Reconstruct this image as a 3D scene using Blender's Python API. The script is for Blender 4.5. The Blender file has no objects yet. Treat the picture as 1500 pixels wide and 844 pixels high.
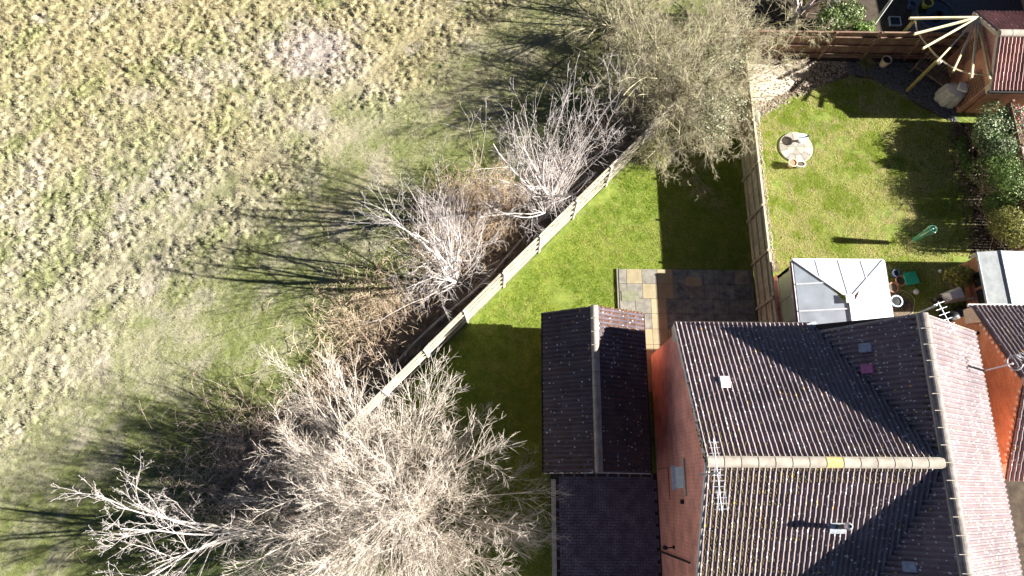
import bpy, bmesh, math, random
import numpy as np
from mathutils import Vector, Matrix

sc = bpy.context.scene
C = sc.collection
PI = math.pi
rad = math.radians

# ------------------------------------------------------------ camera, sky, sun, exposure
H = 25.4
ROT = Matrix(((0.9999388, -0.0080024, -0.00763975), (0.00549972, 0.9586991, -0.28436912), (0.00959985, 0.2843097, 0.95868443)))
cd = bpy.data.cameras.new('drone_camera')
cam = bpy.data.objects.new('drone_camera', cd); C.objects.link(cam)
cd.sensor_width = 36.0; cd.lens = 24.0; cd.clip_start = 0.1; cd.clip_end = 500
cam.matrix_world = Matrix.Translation((0, 0, H)) @ ROT.to_4x4()
sc.camera = cam

SUN_EL = rad(26.2)
sd = Vector((math.cos(SUN_EL) * 0.9997, -math.cos(SUN_EL) * 0.025, math.sin(SUN_EL)))   # towards the sun
w = bpy.data.worlds.new('World'); sc.world = w; w.use_nodes = True
nt = w.node_tree; bg = nt.nodes['Background']
sky = nt.nodes.new('ShaderNodeTexSky'); sky.sky_type = 'NISHITA'; sky.sun_disc = False
sky.sun_elevation = SUN_EL; sky.sun_rotation = math.atan2(sd.x, sd.y)
nt.links.new(sky.outputs[0], bg.inputs[0]); bg.inputs[1].default_value = 0.05; sky.air_density = 0.18; sky.dust_density = 0.05
sl = bpy.data.lights.new('sun', 'SUN'); sl.energy = 5.0; sl.angle = rad(0.5); sl.color = (1, 0.95, 0.885)
so = bpy.data.objects.new('sun', sl); C.objects.link(so)
so.rotation_euler = sd.to_track_quat('Z', 'Y').to_euler(); so.location = sd * 60
sc.view_settings.view_transform = 'Standard'; sc.view_settings.look = 'None'
sc.view_settings.exposure = 2.15; sc.view_settings.gamma = 1.0
sc.cycles.max_bounces = 6; sc.cycles.diffuse_bounces = 3; sc.cycles.transparent_max_bounces = 6
sc.cycles.use_denoising = True

def at(px, py, z=0.0):
    "the point of the place at height z that the photograph shows at (px, py)"
    d = ROT @ Vector(((px - 750) / 1000.0, -(py - 422) / 1000.0, -1.0))
    return Vector((0, 0, H)) + d * ((z - H) / d.z)

# ------------------------------------------------------------ materials
def newmat(name):
    m = bpy.data.materials.new(name); m.use_nodes = True
    return m, m.node_tree, m.node_tree.nodes['Principled BSDF']
def N(nt, t, **kw):
    n = nt.nodes.new(t)
    for k, v in kw.items(): setattr(n, k, v)
    return n
def noise(nt, vec, scale, detail=3, rough=0.6, dist=0):
    n = N(nt, 'ShaderNodeTexNoise'); n.inputs['Scale'].default_value = scale
    n.inputs['Detail'].default_value = detail; n.inputs['Roughness'].default_value = rough; n.inputs['Distortion'].default_value = dist
    nt.links.new(vec, n.inputs['Vector']); return n.outputs['Fac']
def ramp(nt, fac, stops):
    r = N(nt, 'ShaderNodeValToRGB'); cr = r.color_ramp
    cr.elements[0].position = stops[0][0]; cr.elements[0].color = (*stops[0][1], 1)
    cr.elements[1].position = stops[-1][0]; cr.elements[1].color = (*stops[-1][1], 1)
    for p, c in stops[1:-1]:
        e = cr.elements.new(p); e.color = (*c, 1)
    nt.links.new(fac, r.inputs[0]); return r.outputs[0]
def mix(nt, fac, a, b, blend='MIX'):
    m = N(nt, 'ShaderNodeMix', data_type='RGBA', blend_type=blend)
    for s, v in ((m.inputs[0], fac), (m.inputs[6], a), (m.inputs[7], b)):
        if isinstance(v, (int, float)): s.default_value = v
        elif isinstance(v, tuple): s.default_value = (*v, 1)
        else: nt.links.new(v, s)
    return m.outputs[2]
def pos(nt): return N(nt, 'ShaderNodeNewGeometry').outputs['Position']
def bump(nt, b, h, strength=0.3, dist=0.02):
    n = N(nt, 'ShaderNodeBump'); n.inputs['Strength'].default_value = strength; n.inputs['Distance'].default_value = dist
    nt.links.new(h, n.inputs['Height']); nt.links.new(n.outputs[0], b.inputs['Normal'])
def grey3(v): return (v, v, v)

def mottled(name, c1, c2, scale=4, rough=0.85, c3=None, s2=40, b=0.3, spec=0.3, metal=0.0, rnd=0.0):
    m, nt, bs = newmat(name); P = pos(nt)
    f = noise(nt, P, scale, 5, 0.65)
    stops = [(0.35, c1), (0.65, c2)] if c3 is None else [(0.3, c1), (0.5, c2), (0.68, c3)]
    col = ramp(nt, f, stops)
    g = noise(nt, P, s2, 3, 0.7)
    col = mix(nt, 1.0, col, ramp(nt, g, [(0.25, grey3(0.72)), (0.75, grey3(1.22))]), 'MULTIPLY')
    if rnd:
        oi = N(nt, 'ShaderNodeObjectInfo')
        col = mix(nt, 1.0, col, ramp(nt, oi.outputs['Random'], [(0, grey3(1 - rnd)), (1, grey3(1 + rnd))]), 'MULTIPLY')
    nt.links.new(col, bs.inputs['Base Color']); bs.inputs['Roughness'].default_value = rough
    bs.inputs['Specular IOR Level'].default_value = spec; bs.inputs['Metallic'].default_value = metal
    if b: bump(nt, bs, g, b, 0.01)
    return m

def brick_mat(name, c1, c2, mortar, bump_s=0.5):
    m, nt, bs = newmat(name); P = pos(nt)
    sx = N(nt, 'ShaderNodeSeparateXYZ'); nt.links.new(P, sx.inputs[0])
    ad = N(nt, 'ShaderNodeMath', operation='ADD'); nt.links.new(sx.outputs[0], ad.inputs[0]); nt.links.new(sx.outputs[1], ad.inputs[1])
    cx = N(nt, 'ShaderNodeCombineXYZ'); nt.links.new(ad.outputs[0], cx.inputs[0]); nt.links.new(sx.outputs[2], cx.inputs[1])
    bt = N(nt, 'ShaderNodeTexBrick'); nt.links.new(cx.outputs[0], bt.inputs['Vector'])
    bt.inputs['Scale'].default_value = 1; bt.inputs['Brick Width'].default_value = 0.225; bt.inputs['Row Height'].default_value = 0.075
    bt.inputs['Mortar Size'].default_value = 0.007; bt.inputs['Mortar Smooth'].default_value = 0.2; bt.inputs['Bias'].default_value = 0
    bt.inputs['Color1'].default_value = (*c1, 1); bt.inputs['Color2'].default_value = (*c2, 1); bt.inputs['Mortar'].default_value = (*mortar, 1)
    f = noise(nt, P, 1.3, 4)
    col = mix(nt, 1.0, bt.outputs['Color'], ramp(nt, f, [(0.3, grey3(0.7)), (0.7, grey3(1.2))]), 'MULTIPLY')
    col = mix(nt, ramp(nt, noise(nt, P, 7, 4, .7), [(.52, grey3(0)), (.75, grey3(.3))]), col, mortar)
    nt.links.new(col, bs.inputs['Base Color']); bs.inputs['Roughness'].default_value = 0.9
    inv = N(nt, 'ShaderNodeMath', operation='SUBTRACT'); inv.inputs[0].default_value = 1; nt.links.new(bt.outputs['Fac'], inv.inputs[1])
    bump(nt, bs, inv.outputs[0], bump_s, 0.008)
    return m

def tile_mat(name, c1, c2, moss=0.5, speck=1.0, lichen=(0.62, 0.6, 0.58)):
    m, nt, bs = newmat(name); P = pos(nt)
    f = noise(nt, P, 2.2, 4, 0.7)
    col = ramp(nt, f, [(0.3, c1), (0.7, c2)])
    g = noise(nt, P, 60, 2, 0.7)
    col = mix(nt, 1.0, col, ramp(nt, g, [(0.25, grey3(0.72)), (0.75, grey3(1.25))]), 'MULTIPLY')
    oi = N(nt, 'ShaderNodeObjectInfo')
    col = mix(nt, 1.0, col, ramp(nt, oi.outputs['Random'], [(0, grey3(0.86)), (1, grey3(1.12))]), 'MULTIPLY')
    col = mix(nt, 1.0, col, ramp(nt, noise(nt, P, .55, 4, .6, .6), [(0.32, grey3(0.74)), (0.66, (1.12, 1.1, 1.06))]), 'MULTIPLY')
    # brown algae patches
    a = noise(nt, P, 5, 5, 0.75)
    col = mix(nt, ramp(nt, a, [(0.5, grey3(0)), (0.72, grey3(moss))]), col, (0.12, 0.085, 0.045))
    for sc_, th, cc, amt in ((8.0, 0.23, lichen, speck), (4.0, 0.13, (0.65, 0.38, 0.08), speck * 0.55)):
        v = N(nt, 'ShaderNodeTexVoronoi'); v.inputs['Scale'].default_value = sc_; nt.links.new(P, v.inputs['Vector'])
        ln = N(nt, 'ShaderNodeMath', operation='LESS_THAN'); nt.links.new(v.outputs['Distance'], ln.inputs[0]); ln.inputs[1].default_value = th
        sp = N(nt, 'ShaderNodeSeparateColor'); nt.links.new(v.outputs['Color'], sp.inputs[0])
        gt = N(nt, 'ShaderNodeMath', operation='GREATER_THAN'); nt.links.new(sp.outputs[0], gt.inputs[0]); gt.inputs[1].default_value = 1 - 0.62 * amt
        mu = N(nt, 'ShaderNodeMath', operation='MULTIPLY'); nt.links.new(ln.outputs[0], mu.inputs[0]); nt.links.new(gt.outputs[0], mu.inputs[1])
        col = mix(nt, mu.outputs[0], col, cc)
    nt.links.new(col, bs.inputs['Base Color']); bs.inputs['Roughness'].default_value = 0.75
    bs.inputs['Specular IOR Level'].default_value = 0.3
    bump(nt, bs, g, 0.4, 0.006)
    return m

def attr_mat(name, rough=0.8, trans=0.25, spec=0.2):
    m, nt, bs = newmat(name)
    a = N(nt, 'ShaderNodeAttribute', attribute_name='Col')
    nt.links.new(a.outputs['Color'], bs.inputs['Base Color']); bs.inputs['Roughness'].default_value = rough
    bs.inputs['Specular IOR Level'].default_value = spec
    if trans:
        tr = N(nt, 'ShaderNodeBsdfTranslucent'); nt.links.new(a.outputs['Color'], tr.inputs['Color'])
        mx = N(nt, 'ShaderNodeMixShader'); mx.inputs[0].default_value = trans
        nt.links.new(bs.outputs[0], mx.inputs[1]); nt.links.new(tr.outputs[0], mx.inputs[2])
        nt.links.new(mx.outputs[0], nt.nodes['Material Output'].inputs['Surface'])
    return m

MAT = dict(
    soil=mottled('soil', (0.090, 0.068, 0.045), (0.180, 0.140, 0.095), 3, 0.95, s2=25, b=1.0),
    dark_soil=mottled('dark_soil', (0.036, 0.028, 0.020), (0.080, 0.064, 0.044), 3, 0.95, s2=30, b=1.0),
    lawn_base=mottled('lawn_base', (0.10, 0.15, 0.018), (0.20, 0.24, 0.045), 3, 0.95, s2=60, b=1.0),
    field_base_old=mottled('field_base', (0.28, 0.25, 0.10), (0.46, 0.38, 0.22), 0.8, 0.95, c3=(0.26, 0.28, 0.09), s2=30, b=1.0),
    far_ground=mottled('far_ground', (0.12, 0.14, 0.04), (0.28, 0.24, 0.12), 0.3, 0.95, s2=8),
    brick=brick_mat('red_brick', (0.655, 0.224, 0.158), (0.798, 0.310, 0.218), (0.883, 0.554, 0.449)),
    brick_orange=brick_mat('orange_brick', (0.410, 0.170, 0.075), (0.508, 0.235, 0.103), (0.426, 0.300, 0.196)),
    brick_old=brick_mat('garden_brick', (0.46, 0.17, 0.11), (0.56, 0.25, 0.15), (0.46, 0.32, 0.24)),
    tile=tile_mat('roof_tile', (0.167, 0.128, 0.137), (0.233, 0.189, 0.199)),
    tile_g=tile_mat('garage_roof_tile', (0.082, 0.065, 0.079), (0.112, 0.094, 0.114), 0.7, 0.5),
    tile_r=tile_mat('red_roof_tile', (0.281, 0.150, 0.131), (0.374, 0.225, 0.205), 0.6, 0.3),
    ridge=mottled('ridge_concrete', (0.288, 0.248, 0.200), (0.400, 0.360, 0.304), 5, 0.85, s2=50, rnd=0.08),
    ridge_dark=mottled('weathered_ridge', (0.128, 0.112, 0.104), (0.264, 0.232, 0.208), 5, 0.85, s2=50, rnd=0.08),
    ridge_yellow=mottled('lichen_ridge', (0.468, 0.340, 0.068), (0.527, 0.442, 0.255), 14, 0.85, s2=50),
    mortar=mottled('mortar', (0.270, 0.240, 0.195), (0.375, 0.345, 0.300), 12, 0.9, s2=60),
    moss=mottled('moss', (0.062, 0.053, 0.019), (0.136, 0.099, 0.043), 20, 0.95, s2=80),
    upvc=mottled('white_upvc', (0.718, 0.727, 0.736), (0.773, 0.773, 0.773), 6, 0.35, s2=20, b=0, spec=0.5),
    white_paint=mottled('white_paint', (0.6, 0.6, 0.6), (0.78, 0.78, 0.77), 6, 0.5, s2=20, b=0.1),
    cream=mottled('cream_render', (0.5, 0.42, 0.3), (0.6, 0.5, 0.38), 5, 0.8, s2=30),
    polycarb=mottled('opal_polycarbonate', (0.594, 0.662, 0.749), (0.666, 0.730, 0.811), 1.2, 0.35, s2=1.5, b=0, spec=0.5),
    wall_glass=mottled('obscured_glass', (0.588, 0.644, 0.560), (0.840, 0.812, 0.644), 1.5, 0.12, s2=5, b=0, spec=0.6),
    dark_glass=mottled('dark_glass', (0.015, 0.018, 0.022), (0.03, 0.035, 0.04), 2, 0.08, b=0, spec=0.6),
    lead=mottled('lead', (0.3, 0.33, 0.36), (0.45, 0.48, 0.52), 8, 0.45, s2=30, metal=0.2),
    black=mottled('black_plastic', (0.012, 0.012, 0.014), (0.025, 0.025, 0.028), 8, 0.45, b=0),
    gutter=mottled('brown_gutter', (0.03, 0.022, 0.02), (0.05, 0.038, 0.032), 8, 0.5, b=0),
    metal=mottled('galvanised_metal', (0.5, 0.52, 0.54), (0.66, 0.68, 0.7), 10, 0.4, s2=40, metal=0.5, b=0.1),
    fence=mottled('weathered_fence', (0.326, 0.296, 0.225), (0.426, 0.397, 0.320), 4, 0.85, s2=45, rnd=0.14),
    fence_grey=mottled('grey_green_fence', (0.284, 0.257, 0.182), (0.419, 0.378, 0.284), 4, 0.85, s2=45, rnd=0.14),
    fence_red=mottled('brown_fence', (0.128, 0.064, 0.045), (0.210, 0.120, 0.090), 4, 0.85, c3=(0.165, 0.173, 0.075), s2=45, rnd=0.2),
    post=mottled('concrete_post', (0.36, 0.34, 0.29), (0.52, 0.5, 0.44), 6, 0.85, s2=45),
    rail=mottled('sawn_rail', (0.36, 0.33, 0.22), (0.55, 0.5, 0.35), 5, 0.8, s2=45),
    pergola=mottled('pergola_timber', (0.56, 0.46, 0.27), (0.72, 0.62, 0.4), 5, 0.7, s2=40, rnd=0.08),
    pergola_post=mottled('green_treated_post', (0.20, 0.16, 0.05), (0.34, 0.27, 0.1), 5, 0.8, s2=40),
    bench=mottled('old_bench_timber', (0.1, 0.07, 0.05), (0.2, 0.15, 0.11), 5, 0.8, s2=40),
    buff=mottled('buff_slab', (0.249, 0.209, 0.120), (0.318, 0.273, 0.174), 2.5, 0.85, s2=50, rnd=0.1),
    stained_shaded=mottled('stained_shaded_slab', (0.066, 0.079, 0.087), (0.146, 0.166, 0.156), 3.5, 0.85, c3=(0.239, 0.246, 0.196), s2=50, rnd=0.18),  # stained slabs, with the blue of the patio shade mixed into their colour
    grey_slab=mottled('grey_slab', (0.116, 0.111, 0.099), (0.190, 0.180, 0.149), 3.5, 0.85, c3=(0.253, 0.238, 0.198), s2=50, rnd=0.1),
    paving=mottled('pale_paving', (0.357, 0.297, 0.230), (0.510, 0.442, 0.365), 2.5, 0.9, s2=30, rnd=0.1),
    block=mottled('block_paving', (0.113, 0.102, 0.137), (0.205, 0.192, 0.258), 2.5, 0.85, s2=40),
    joint=mottled('joint_sand', (0.04, 0.035, 0.03), (0.07, 0.06, 0.05), 6, 0.95, s2=60),
    iron=mottled('iron_cover', (0.14, 0.15, 0.09), (0.22, 0.22, 0.15), 6, 0.6, s2=60),
    felt=mottled('grey_roof_felt', (0.330, 0.360, 0.360), (0.470, 0.500, 0.500), 3, 0.85, s2=80),
    terracotta=mottled('terracotta', (0.336, 0.160, 0.096), (0.448, 0.240, 0.160), 8, 0.8, s2=30),
    pot_pale=mottled('pale_pot', (0.5, 0.42, 0.3), (0.62, 0.52, 0.38), 8, 0.8, s2=30),
    green_pl=mottled('green_plastic', (0.02, 0.3, 0.16), (0.04, 0.42, 0.24), 4, 0.4, b=0),
    clothes=mottled('green_fabric', (0.05, 0.24, 0.16), (0.12, 0.36, 0.26), 8, 0.7, s2=30),
    blue_pl=mottled('blue_glaze', (0.06, 0.09, 0.17), (0.12, 0.17, 0.28), 6, 0.3, b=0),
    yellow_gl=mottled('yellow_glaze', (0.5, 0.5, 0.04), (0.62, 0.62, 0.08), 6, 0.35, b=0),
    pale_blue=mottled('pale_blue_plastic', (0.5, 0.6, 0.72), (0.62, 0.72, 0.82), 5, 0.4, b=0),
    pink_vent=mottled('pink_vent_tile', (0.5, 0.14, 0.26), (0.62, 0.2, 0.34), 8, 0.6, s2=30),
    cushion=mottled('grey_cover', (0.42, 0.4, 0.37), (0.56, 0.54, 0.5), 7, 0.9, s2=30, b=0.4),
    gravel=mottled('slate_chips', (0.050, 0.054, 0.059), (0.123, 0.130, 0.134), 14, 0.8, c3=(0.179, 0.173, 0.163), s2=60, b=0.5),
    pebble=mottled('pale_pebbles', (0.253, 0.197, 0.141), (0.436, 0.380, 0.324), 14, 0.85, s2=60, b=0.5),
    water=mottled('pond_water', (0.01, 0.014, 0.022), (0.02, 0.026, 0.036), 2, 0.05, b=0, spec=0.6),
    stone=mottled('pale_stone', (0.216, 0.199, 0.164), (0.285, 0.268, 0.233), 5, 0.85, s2=40),
    bark_pale=mottled('silver_bark', (0.326, 0.293, 0.279), (0.487, 0.449, 0.425), 5, 0.85, c3=(0.383, 0.327, 0.279), s2=40),
    bark_tan=mottled('tan_bark', (0.410, 0.352, 0.279), (0.608, 0.545, 0.465), 2.5, 0.85, c3=(0.500, 0.432, 0.377), s2=30),
    bark_olive=mottled('olive_bark', (0.242, 0.218, 0.122), (0.405, 0.372, 0.234), 1.4, 0.85, c3=(0.323, 0.267, 0.218), s2=30),
    bark_white=mottled('white_bark', (0.510, 0.493, 0.476), (0.637, 0.629, 0.612), 5, 0.7, s2=20),
    bramble=mottled('bramble_cane', (0.306, 0.212, 0.153), (0.493, 0.391, 0.272), 1.6, 0.85, c3=(0.391, 0.289, 0.238), s2=30),
    field_base=attr_mat('field_turf', 0.95, 0), grass=attr_mat('grass_blades', 0.75, 0.4), leaf=attr_mat('leaves', 0.5, 0.2, 0.4),
)

def add_trans(m, f, c):
    nt = m.node_tree; bs = nt.nodes['Principled BSDF']; tr = N(nt, 'ShaderNodeBsdfTranslucent'); tr.inputs['Color'].default_value = (*c, 1)
    mx = N(nt, 'ShaderNodeMixShader'); mx.inputs[0].default_value = f; nt.links.new(bs.outputs[0], mx.inputs[1]); nt.links.new(tr.outputs[0], mx.inputs[2])
    nt.links.new(mx.outputs[0], nt.nodes['Material Output'].inputs['Surface'])
add_trans(MAT['polycarb'], .45, (.85, .86, .84)); add_trans(MAT['wall_glass'], .5, (.86, .88, .8))
# ------------------------------------------------------------ object helpers
def link(o, parent=None):
    C.objects.link(o)
    if parent is not None: o.parent = parent
    return o
def thing(name, label, cat, loc=(0, 0, 0), group=None, rz=0):
    o = bpy.data.objects.new(name, None); o.location = loc; o.rotation_euler[2] = rz; o.empty_display_size = 0.2; C.objects.link(o)
    return tag(o, label, cat, group)
def tag(o, label, cat, group=None):
    o['label'] = label; o['category'] = cat
    if group: o['group'] = group
    return o
def struct(o): o['kind'] = 'structure'; return o
def stuff(o): o['kind'] = 'stuff'; return o

class MB:
    "collects shapes into ONE mesh"
    def __init__(s): s.v = []; s.f = []
    def add(s, vs, fs):
        n = len(s.v); s.v += [tuple(v) for v in vs]; s.f += [tuple(i + n for i in f) for f in fs]; return s
    def box(s, c, size, rz=0.0, M=None):
        x, y, z = (k / 2 for k in size); c_, s_ = math.cos(rz), math.sin(rz)
        vs = [(a * x, b * y, d * z) for a in (-1, 1) for b in (-1, 1) for d in (-1, 1)]
        vs = [(c[0] + v[0] * c_ - v[1] * s_, c[1] + v[0] * s_ + v[1] * c_, c[2] + v[2]) for v in vs]
        if M is not None: vs = [tuple(M @ Vector(v)) for v in vs]
        return s.add(vs, [(0, 1, 3, 2), (4, 6, 7, 5), (0, 4, 5, 1), (2, 3, 7, 6), (0, 2, 6, 4), (1, 5, 7, 3)])
    def beam(s, a, b, w_, h_, up=Vector((0, 0, 1))):
        a = Vector(a); b = Vector(b); t = (b - a).normalized(); u = t.cross(up)
        if u.length < 1e-3: u = t.cross(Vector((1, 0, 0)))
        u.normalize(); v = u.cross(t)
        vs = [p + u * i * w_ / 2 + v * j * h_ / 2 for p in (a, b) for i, j in ((-1, -1), (1, -1), (1, 1), (-1, 1))]
        return s.add(vs, [(3, 2, 1, 0), (4, 5, 6, 7), (0, 1, 5, 4), (1, 2, 6, 5), (2, 3, 7, 6), (3, 0, 4, 7)])
    def tube(s, pts, r, k=6, cap=True):
        pts = [Vector(p) for p in pts]; n = len(pts)
        if isinstance(r, (int, float)): r = [r] * n
        ref = Vector((0.13, 0.21, 1)) if abs((pts[-1] - pts[0]).normalized().z) < 0.9 else Vector((1, 0.1, 0.1))
        vs = []; fs = []
        for i, p in enumerate(pts):
            t = (pts[min(i + 1, n - 1)] - pts[max(i - 1, 0)]).normalized(); u = t.cross(ref).normalized(); v = t.cross(u)
            vs += [p + (u * math.cos(2 * PI * j / k) + v * math.sin(2 * PI * j / k)) * r[i] for j in range(k)]
        for i in range(n - 1):
            for j in range(k): fs.append((i * k + j, i * k + (j + 1) % k, (i + 1) * k + (j + 1) % k, (i + 1) * k + j))
        if cap: fs += [tuple(range(k))[::-1], tuple((n - 1) * k + j for j in range(k))]
        return s.add(vs, fs)
    def lathe(s, prof, c=(0, 0, 0), k=20, sx=1, sy=1):
        vs = [(c[0] + r * sx * math.cos(2 * PI * j / k), c[1] + r * sy * math.sin(2 * PI * j / k), c[2] + z) for r, z in prof for j in range(k)]
        fs = [(i * k + j, i * k + (j + 1) % k, (i + 1) * k + (j + 1) % k, (i + 1) * k + j) for i in range(len(prof) - 1) for j in range(k)]
        return s.add(vs, fs)
    def poly(s, pts, t=None):
        "flat polygon; t = thickness vector makes it a slab"
        n = len(pts); pts = [Vector(p) for p in pts]
        if t is None: return s.add(pts, [tuple(range(n))])
        t = Vector(t); q = [p + t for p in pts]
        return s.add(pts + q, [tuple(range(n))[::-1], tuple(range(n, 2 * n))] + [(i, (i + 1) % n, n + (i + 1) % n, n + i) for i in range(n)])
    def mesh(s, name, m, smooth=False):
        me = bpy.data.meshes.new(name); me.from_pydata(s.v, [], s.f); me.materials.append(MAT[m] if isinstance(m, str) else m)
        bm = bmesh.new(); bm.from_mesh(me); bmesh.ops.recalc_face_normals(bm, faces=bm.faces); bm.to_mesh(me); bm.free()
        if smooth: me.shade_smooth()
        me.update(); return me
    def obj(s, name, m, parent=None, smooth=False, loc=None):
        o = bpy.data.objects.new(name, s.mesh(name, m, smooth))
        if loc is not None: o.location = loc
        elif parent is not None: o.location = -Vector(parent_world(parent))
        return link(o, parent)
def parent_world(p):
    v = Vector(p.location)
    if p.parent is not None: v += parent_world(p.parent)
    return v
def inst(name, me, parent, M):
    o = bpy.data.objects.new(name, me); link(o, parent)
    o.matrix_local = Matrix.Translation(-parent_world(parent)) @ M
    return o
def np_mesh(name, V, F, m, k, smooth=False, col=None):
    "V (n,3), F (m,k) numpy arrays"
    me = bpy.data.meshes.new(name); V = np.ascontiguousarray(V, np.float32); F = np.ascontiguousarray(F, np.int32)
    me.vertices.add(len(V)); me.vertices.foreach_set('co', V.ravel())
    me.loops.add(F.size); me.loops.foreach_set('vertex_index', F.ravel())
    me.polygons.add(len(F)); me.polygons.foreach_set('loop_start', np.arange(0, F.size, k, dtype=np.int32))
    try: me.polygons.foreach_set('loop_total', np.full(len(F), k, np.int32))
    except Exception: pass
    me.materials.append(MAT[m] if isinstance(m, str) else m)
    if col is not None:
        a = me.color_attributes.new('Col', 'FLOAT_COLOR', 'POINT')
        a.data.foreach_set('color', np.concatenate([col, np.ones((len(col), 1))], 1).astype(np.float32).ravel())
    me.update(calc_edges=True)
    me.polygons.foreach_set('use_smooth', np.full(len(F), smooth, bool))
    return me
def np_obj(name, V, F, m, k, parent=None, **kw):
    o = bpy.data.objects.new(name, np_mesh(name, V, F, m, k, **kw))
    if parent is not None: o.location = -parent_world(parent)
    return link(o, parent)

# value noise for numpy
_rs = np.random.RandomState(7); _tab = _rs.rand(256, 256)
def vnoise(x, y, s):
    x = x * s + 37.3; y = y * s + 91.7
    xi = np.floor(x).astype(int); yi = np.floor(y).astype(int); fx = x - xi; fy = y - yi
    fx = fx * fx * (3 - 2 * fx); fy = fy * fy * (3 - 2 * fy)
    a = _tab[xi % 256, yi % 256]; b = _tab[(xi + 1) % 256, yi % 256]; c = _tab[xi % 256, (yi + 1) % 256]; d = _tab[(xi + 1) % 256, (yi + 1) % 256]
    return (a * (1 - fx) + b * fx) * (1 - fy) + (c * (1 - fx) + d * fx) * fy
def fbm(x, y, s, o=3):
    t = 0; a = 0.5; n = 0
    for i in range(o): t = t + a * vnoise(x + 13 * i, y - 7 * i, s); n += a; s *= 2.1; a *= 0.55
    return t / n

# ------------------------------------------------------------ layout
FA = np.array([-5.6, 1.84]); FB = np.array([9.45, 17.65])         # the long diagonal garden fence
FD = (FB - FA) / np.linalg.norm(FB - FA); FN = np.array([-FD[1], FD[0]])   # FN points into the field
FC = np.array([-2.3, -1.1])                                        # the fence turns here under the big tree
def fdist(x, y): return (x - FA[0]) * FN[0] + (y - FA[1]) * FN[1]
TD = (FC - FA) / np.linalg.norm(FC - FA); TN = np.array([TD[1], -TD[0]])
def field_side(x, y):
    a = fdist(x, y) > 0
    b = ((x - FA[0]) * TN[0] + (y - FA[1]) * TN[1]) > 0
    c = np.where(y > FC[1], a | b, x < FC[0])
    c = np.where((x < FA[0]) & ~a, b, c)
    return c & ~((x > FB[0]) & (y > 10))
_wj = np.random.RandomState(21).rand(128, 128, 4)
def tuss(x, y):
    "tussocks in loose rows parallel to the fence: height 0..1 and the tussock's own random number"
    u = (x * FD[0] + y * FD[1]) / 0.225; v = (x * FN[0] + y * FN[1]) / 0.25
    u = u + .5 * (vnoise(x, y, .7) - .5) * 3; v = v + .5 * (vnoise(x + 9, y, .6) - .5) * 2
    ir = .55 * (vnoise(x, y, 11) - .5) + .4 * (vnoise(y + 5, x, 23) - .5)
    ui = np.floor(u).astype(int); vi = np.floor(v).astype(int); best = np.zeros(np.shape(x)); rid = np.zeros(np.shape(x))
    for du in (-1, 0, 1):
        for dv in (-1, 0, 1):
            j = _wj[(ui + du) % 128, (vi + dv) % 128]
            cu = ui + du + .5 + (j[..., 0] - .5) * .95; cv = vi + dv + .5 + (j[..., 1] - .5) * .7
            r = np.hypot(u - cu, (v - cv) * (.8 + .5 * j[..., 1])) / (.38 + .5 * j[..., 3]) + ir
            h = (.15 + .85 * j[..., 2] ** 1.5) * np.clip(1 - np.clip(r, 0, 9) ** 2, 0, 1) ** .8
            m = h > best; best = np.where(m, h, best); rid = np.where(m, j[..., 3] * .5 + j[..., 2] * .5, rid)
    return best, rid
def tuft_zone(x, y):
    d = fdist(x, y); k = np.clip((d - 7.2 + 4 * (fbm(x, y, .35, 2) - .5)) / 3.0, 0, 1)
    track = np.exp(-((d - 10.9 - .3 * np.sin(x * .3)) / .38) ** 2) * .85 + np.exp(-((d - 13.0 - .3 * np.sin(x * .3)) / .3) ** 2) * .5
    return k * k * (3 - 2 * k) * (1 - np.clip(track, 0, 1))
def hgt(x, y):
    k = tuft_zone(x, y)
    return (0.022 + 0.116 * k) * tuss(x, y)[0] * (.55 + .9 * fbm(x, y, .7, 2)) + 0.02 * (fbm(x, y, 6.5, 2) - .5) + 0.10 * (fbm(x, y, 0.25, 2) - 0.5)

# ------------------------------------------------------------ ground
g = MB().poly([(-150, -150, -0.25), (150, -150, -0.25), (150, 150, -0.25), (-150, 150, -0.25)]).obj('ground', 'far_ground'); struct(g)
st = 0.055
xs = np.arange(-28, 9.6, st); ys = np.arange(-7, 26, st)
X, Y = np.meshgrid(xs, ys); Z = hgt(X, Y)
ok = field_side(X, Y); nx = len(xs); idx = np.arange(X.size).reshape(X.shape)
okc = ok[:-1, :-1] | ok[1:, 1:] | ok[1:, :-1] | ok[:-1, 1:]
q = np.stack([idx[:-1, :-1], idx[:-1, 1:], idx[1:, 1:], idx[1:, :-1]], -1)[okc]
used = np.unique(q); rm = np.zeros(X.size, int); rm[used] = np.arange(len(used))
V = np.stack([X.ravel(), Y.ravel(), Z.ravel()], 1)[used]
FIELD = (V, rm[q])

def lawn_sheet(name, pts, z, m, parent=None):
    return struct(MB().poly([(x, y, z) for x, y in pts]).obj(name, m, parent))
lawn_sheet('garden_lawn', [(FA[0], FA[1]), (FC[0], FC[1]), (FC[0], -8), (1.9, -8), (1.9, 0.5), (9.62, 0.5), (9.62, 17.5), (FB[0], FB[1])][::1], -0.012, 'lawn_base')
lawn_sheet('back_lawn', [(9.62, 4.0), (30, 4.0), (30, 17.9), (9.62, 17.9)], -0.012, 'lawn_base')
lawn_sheet('garden_soil', [(9.62, 17.9), (34, 17.9), (34, 32), (9.62, 32)], -0.012, 'dark_soil')

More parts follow.
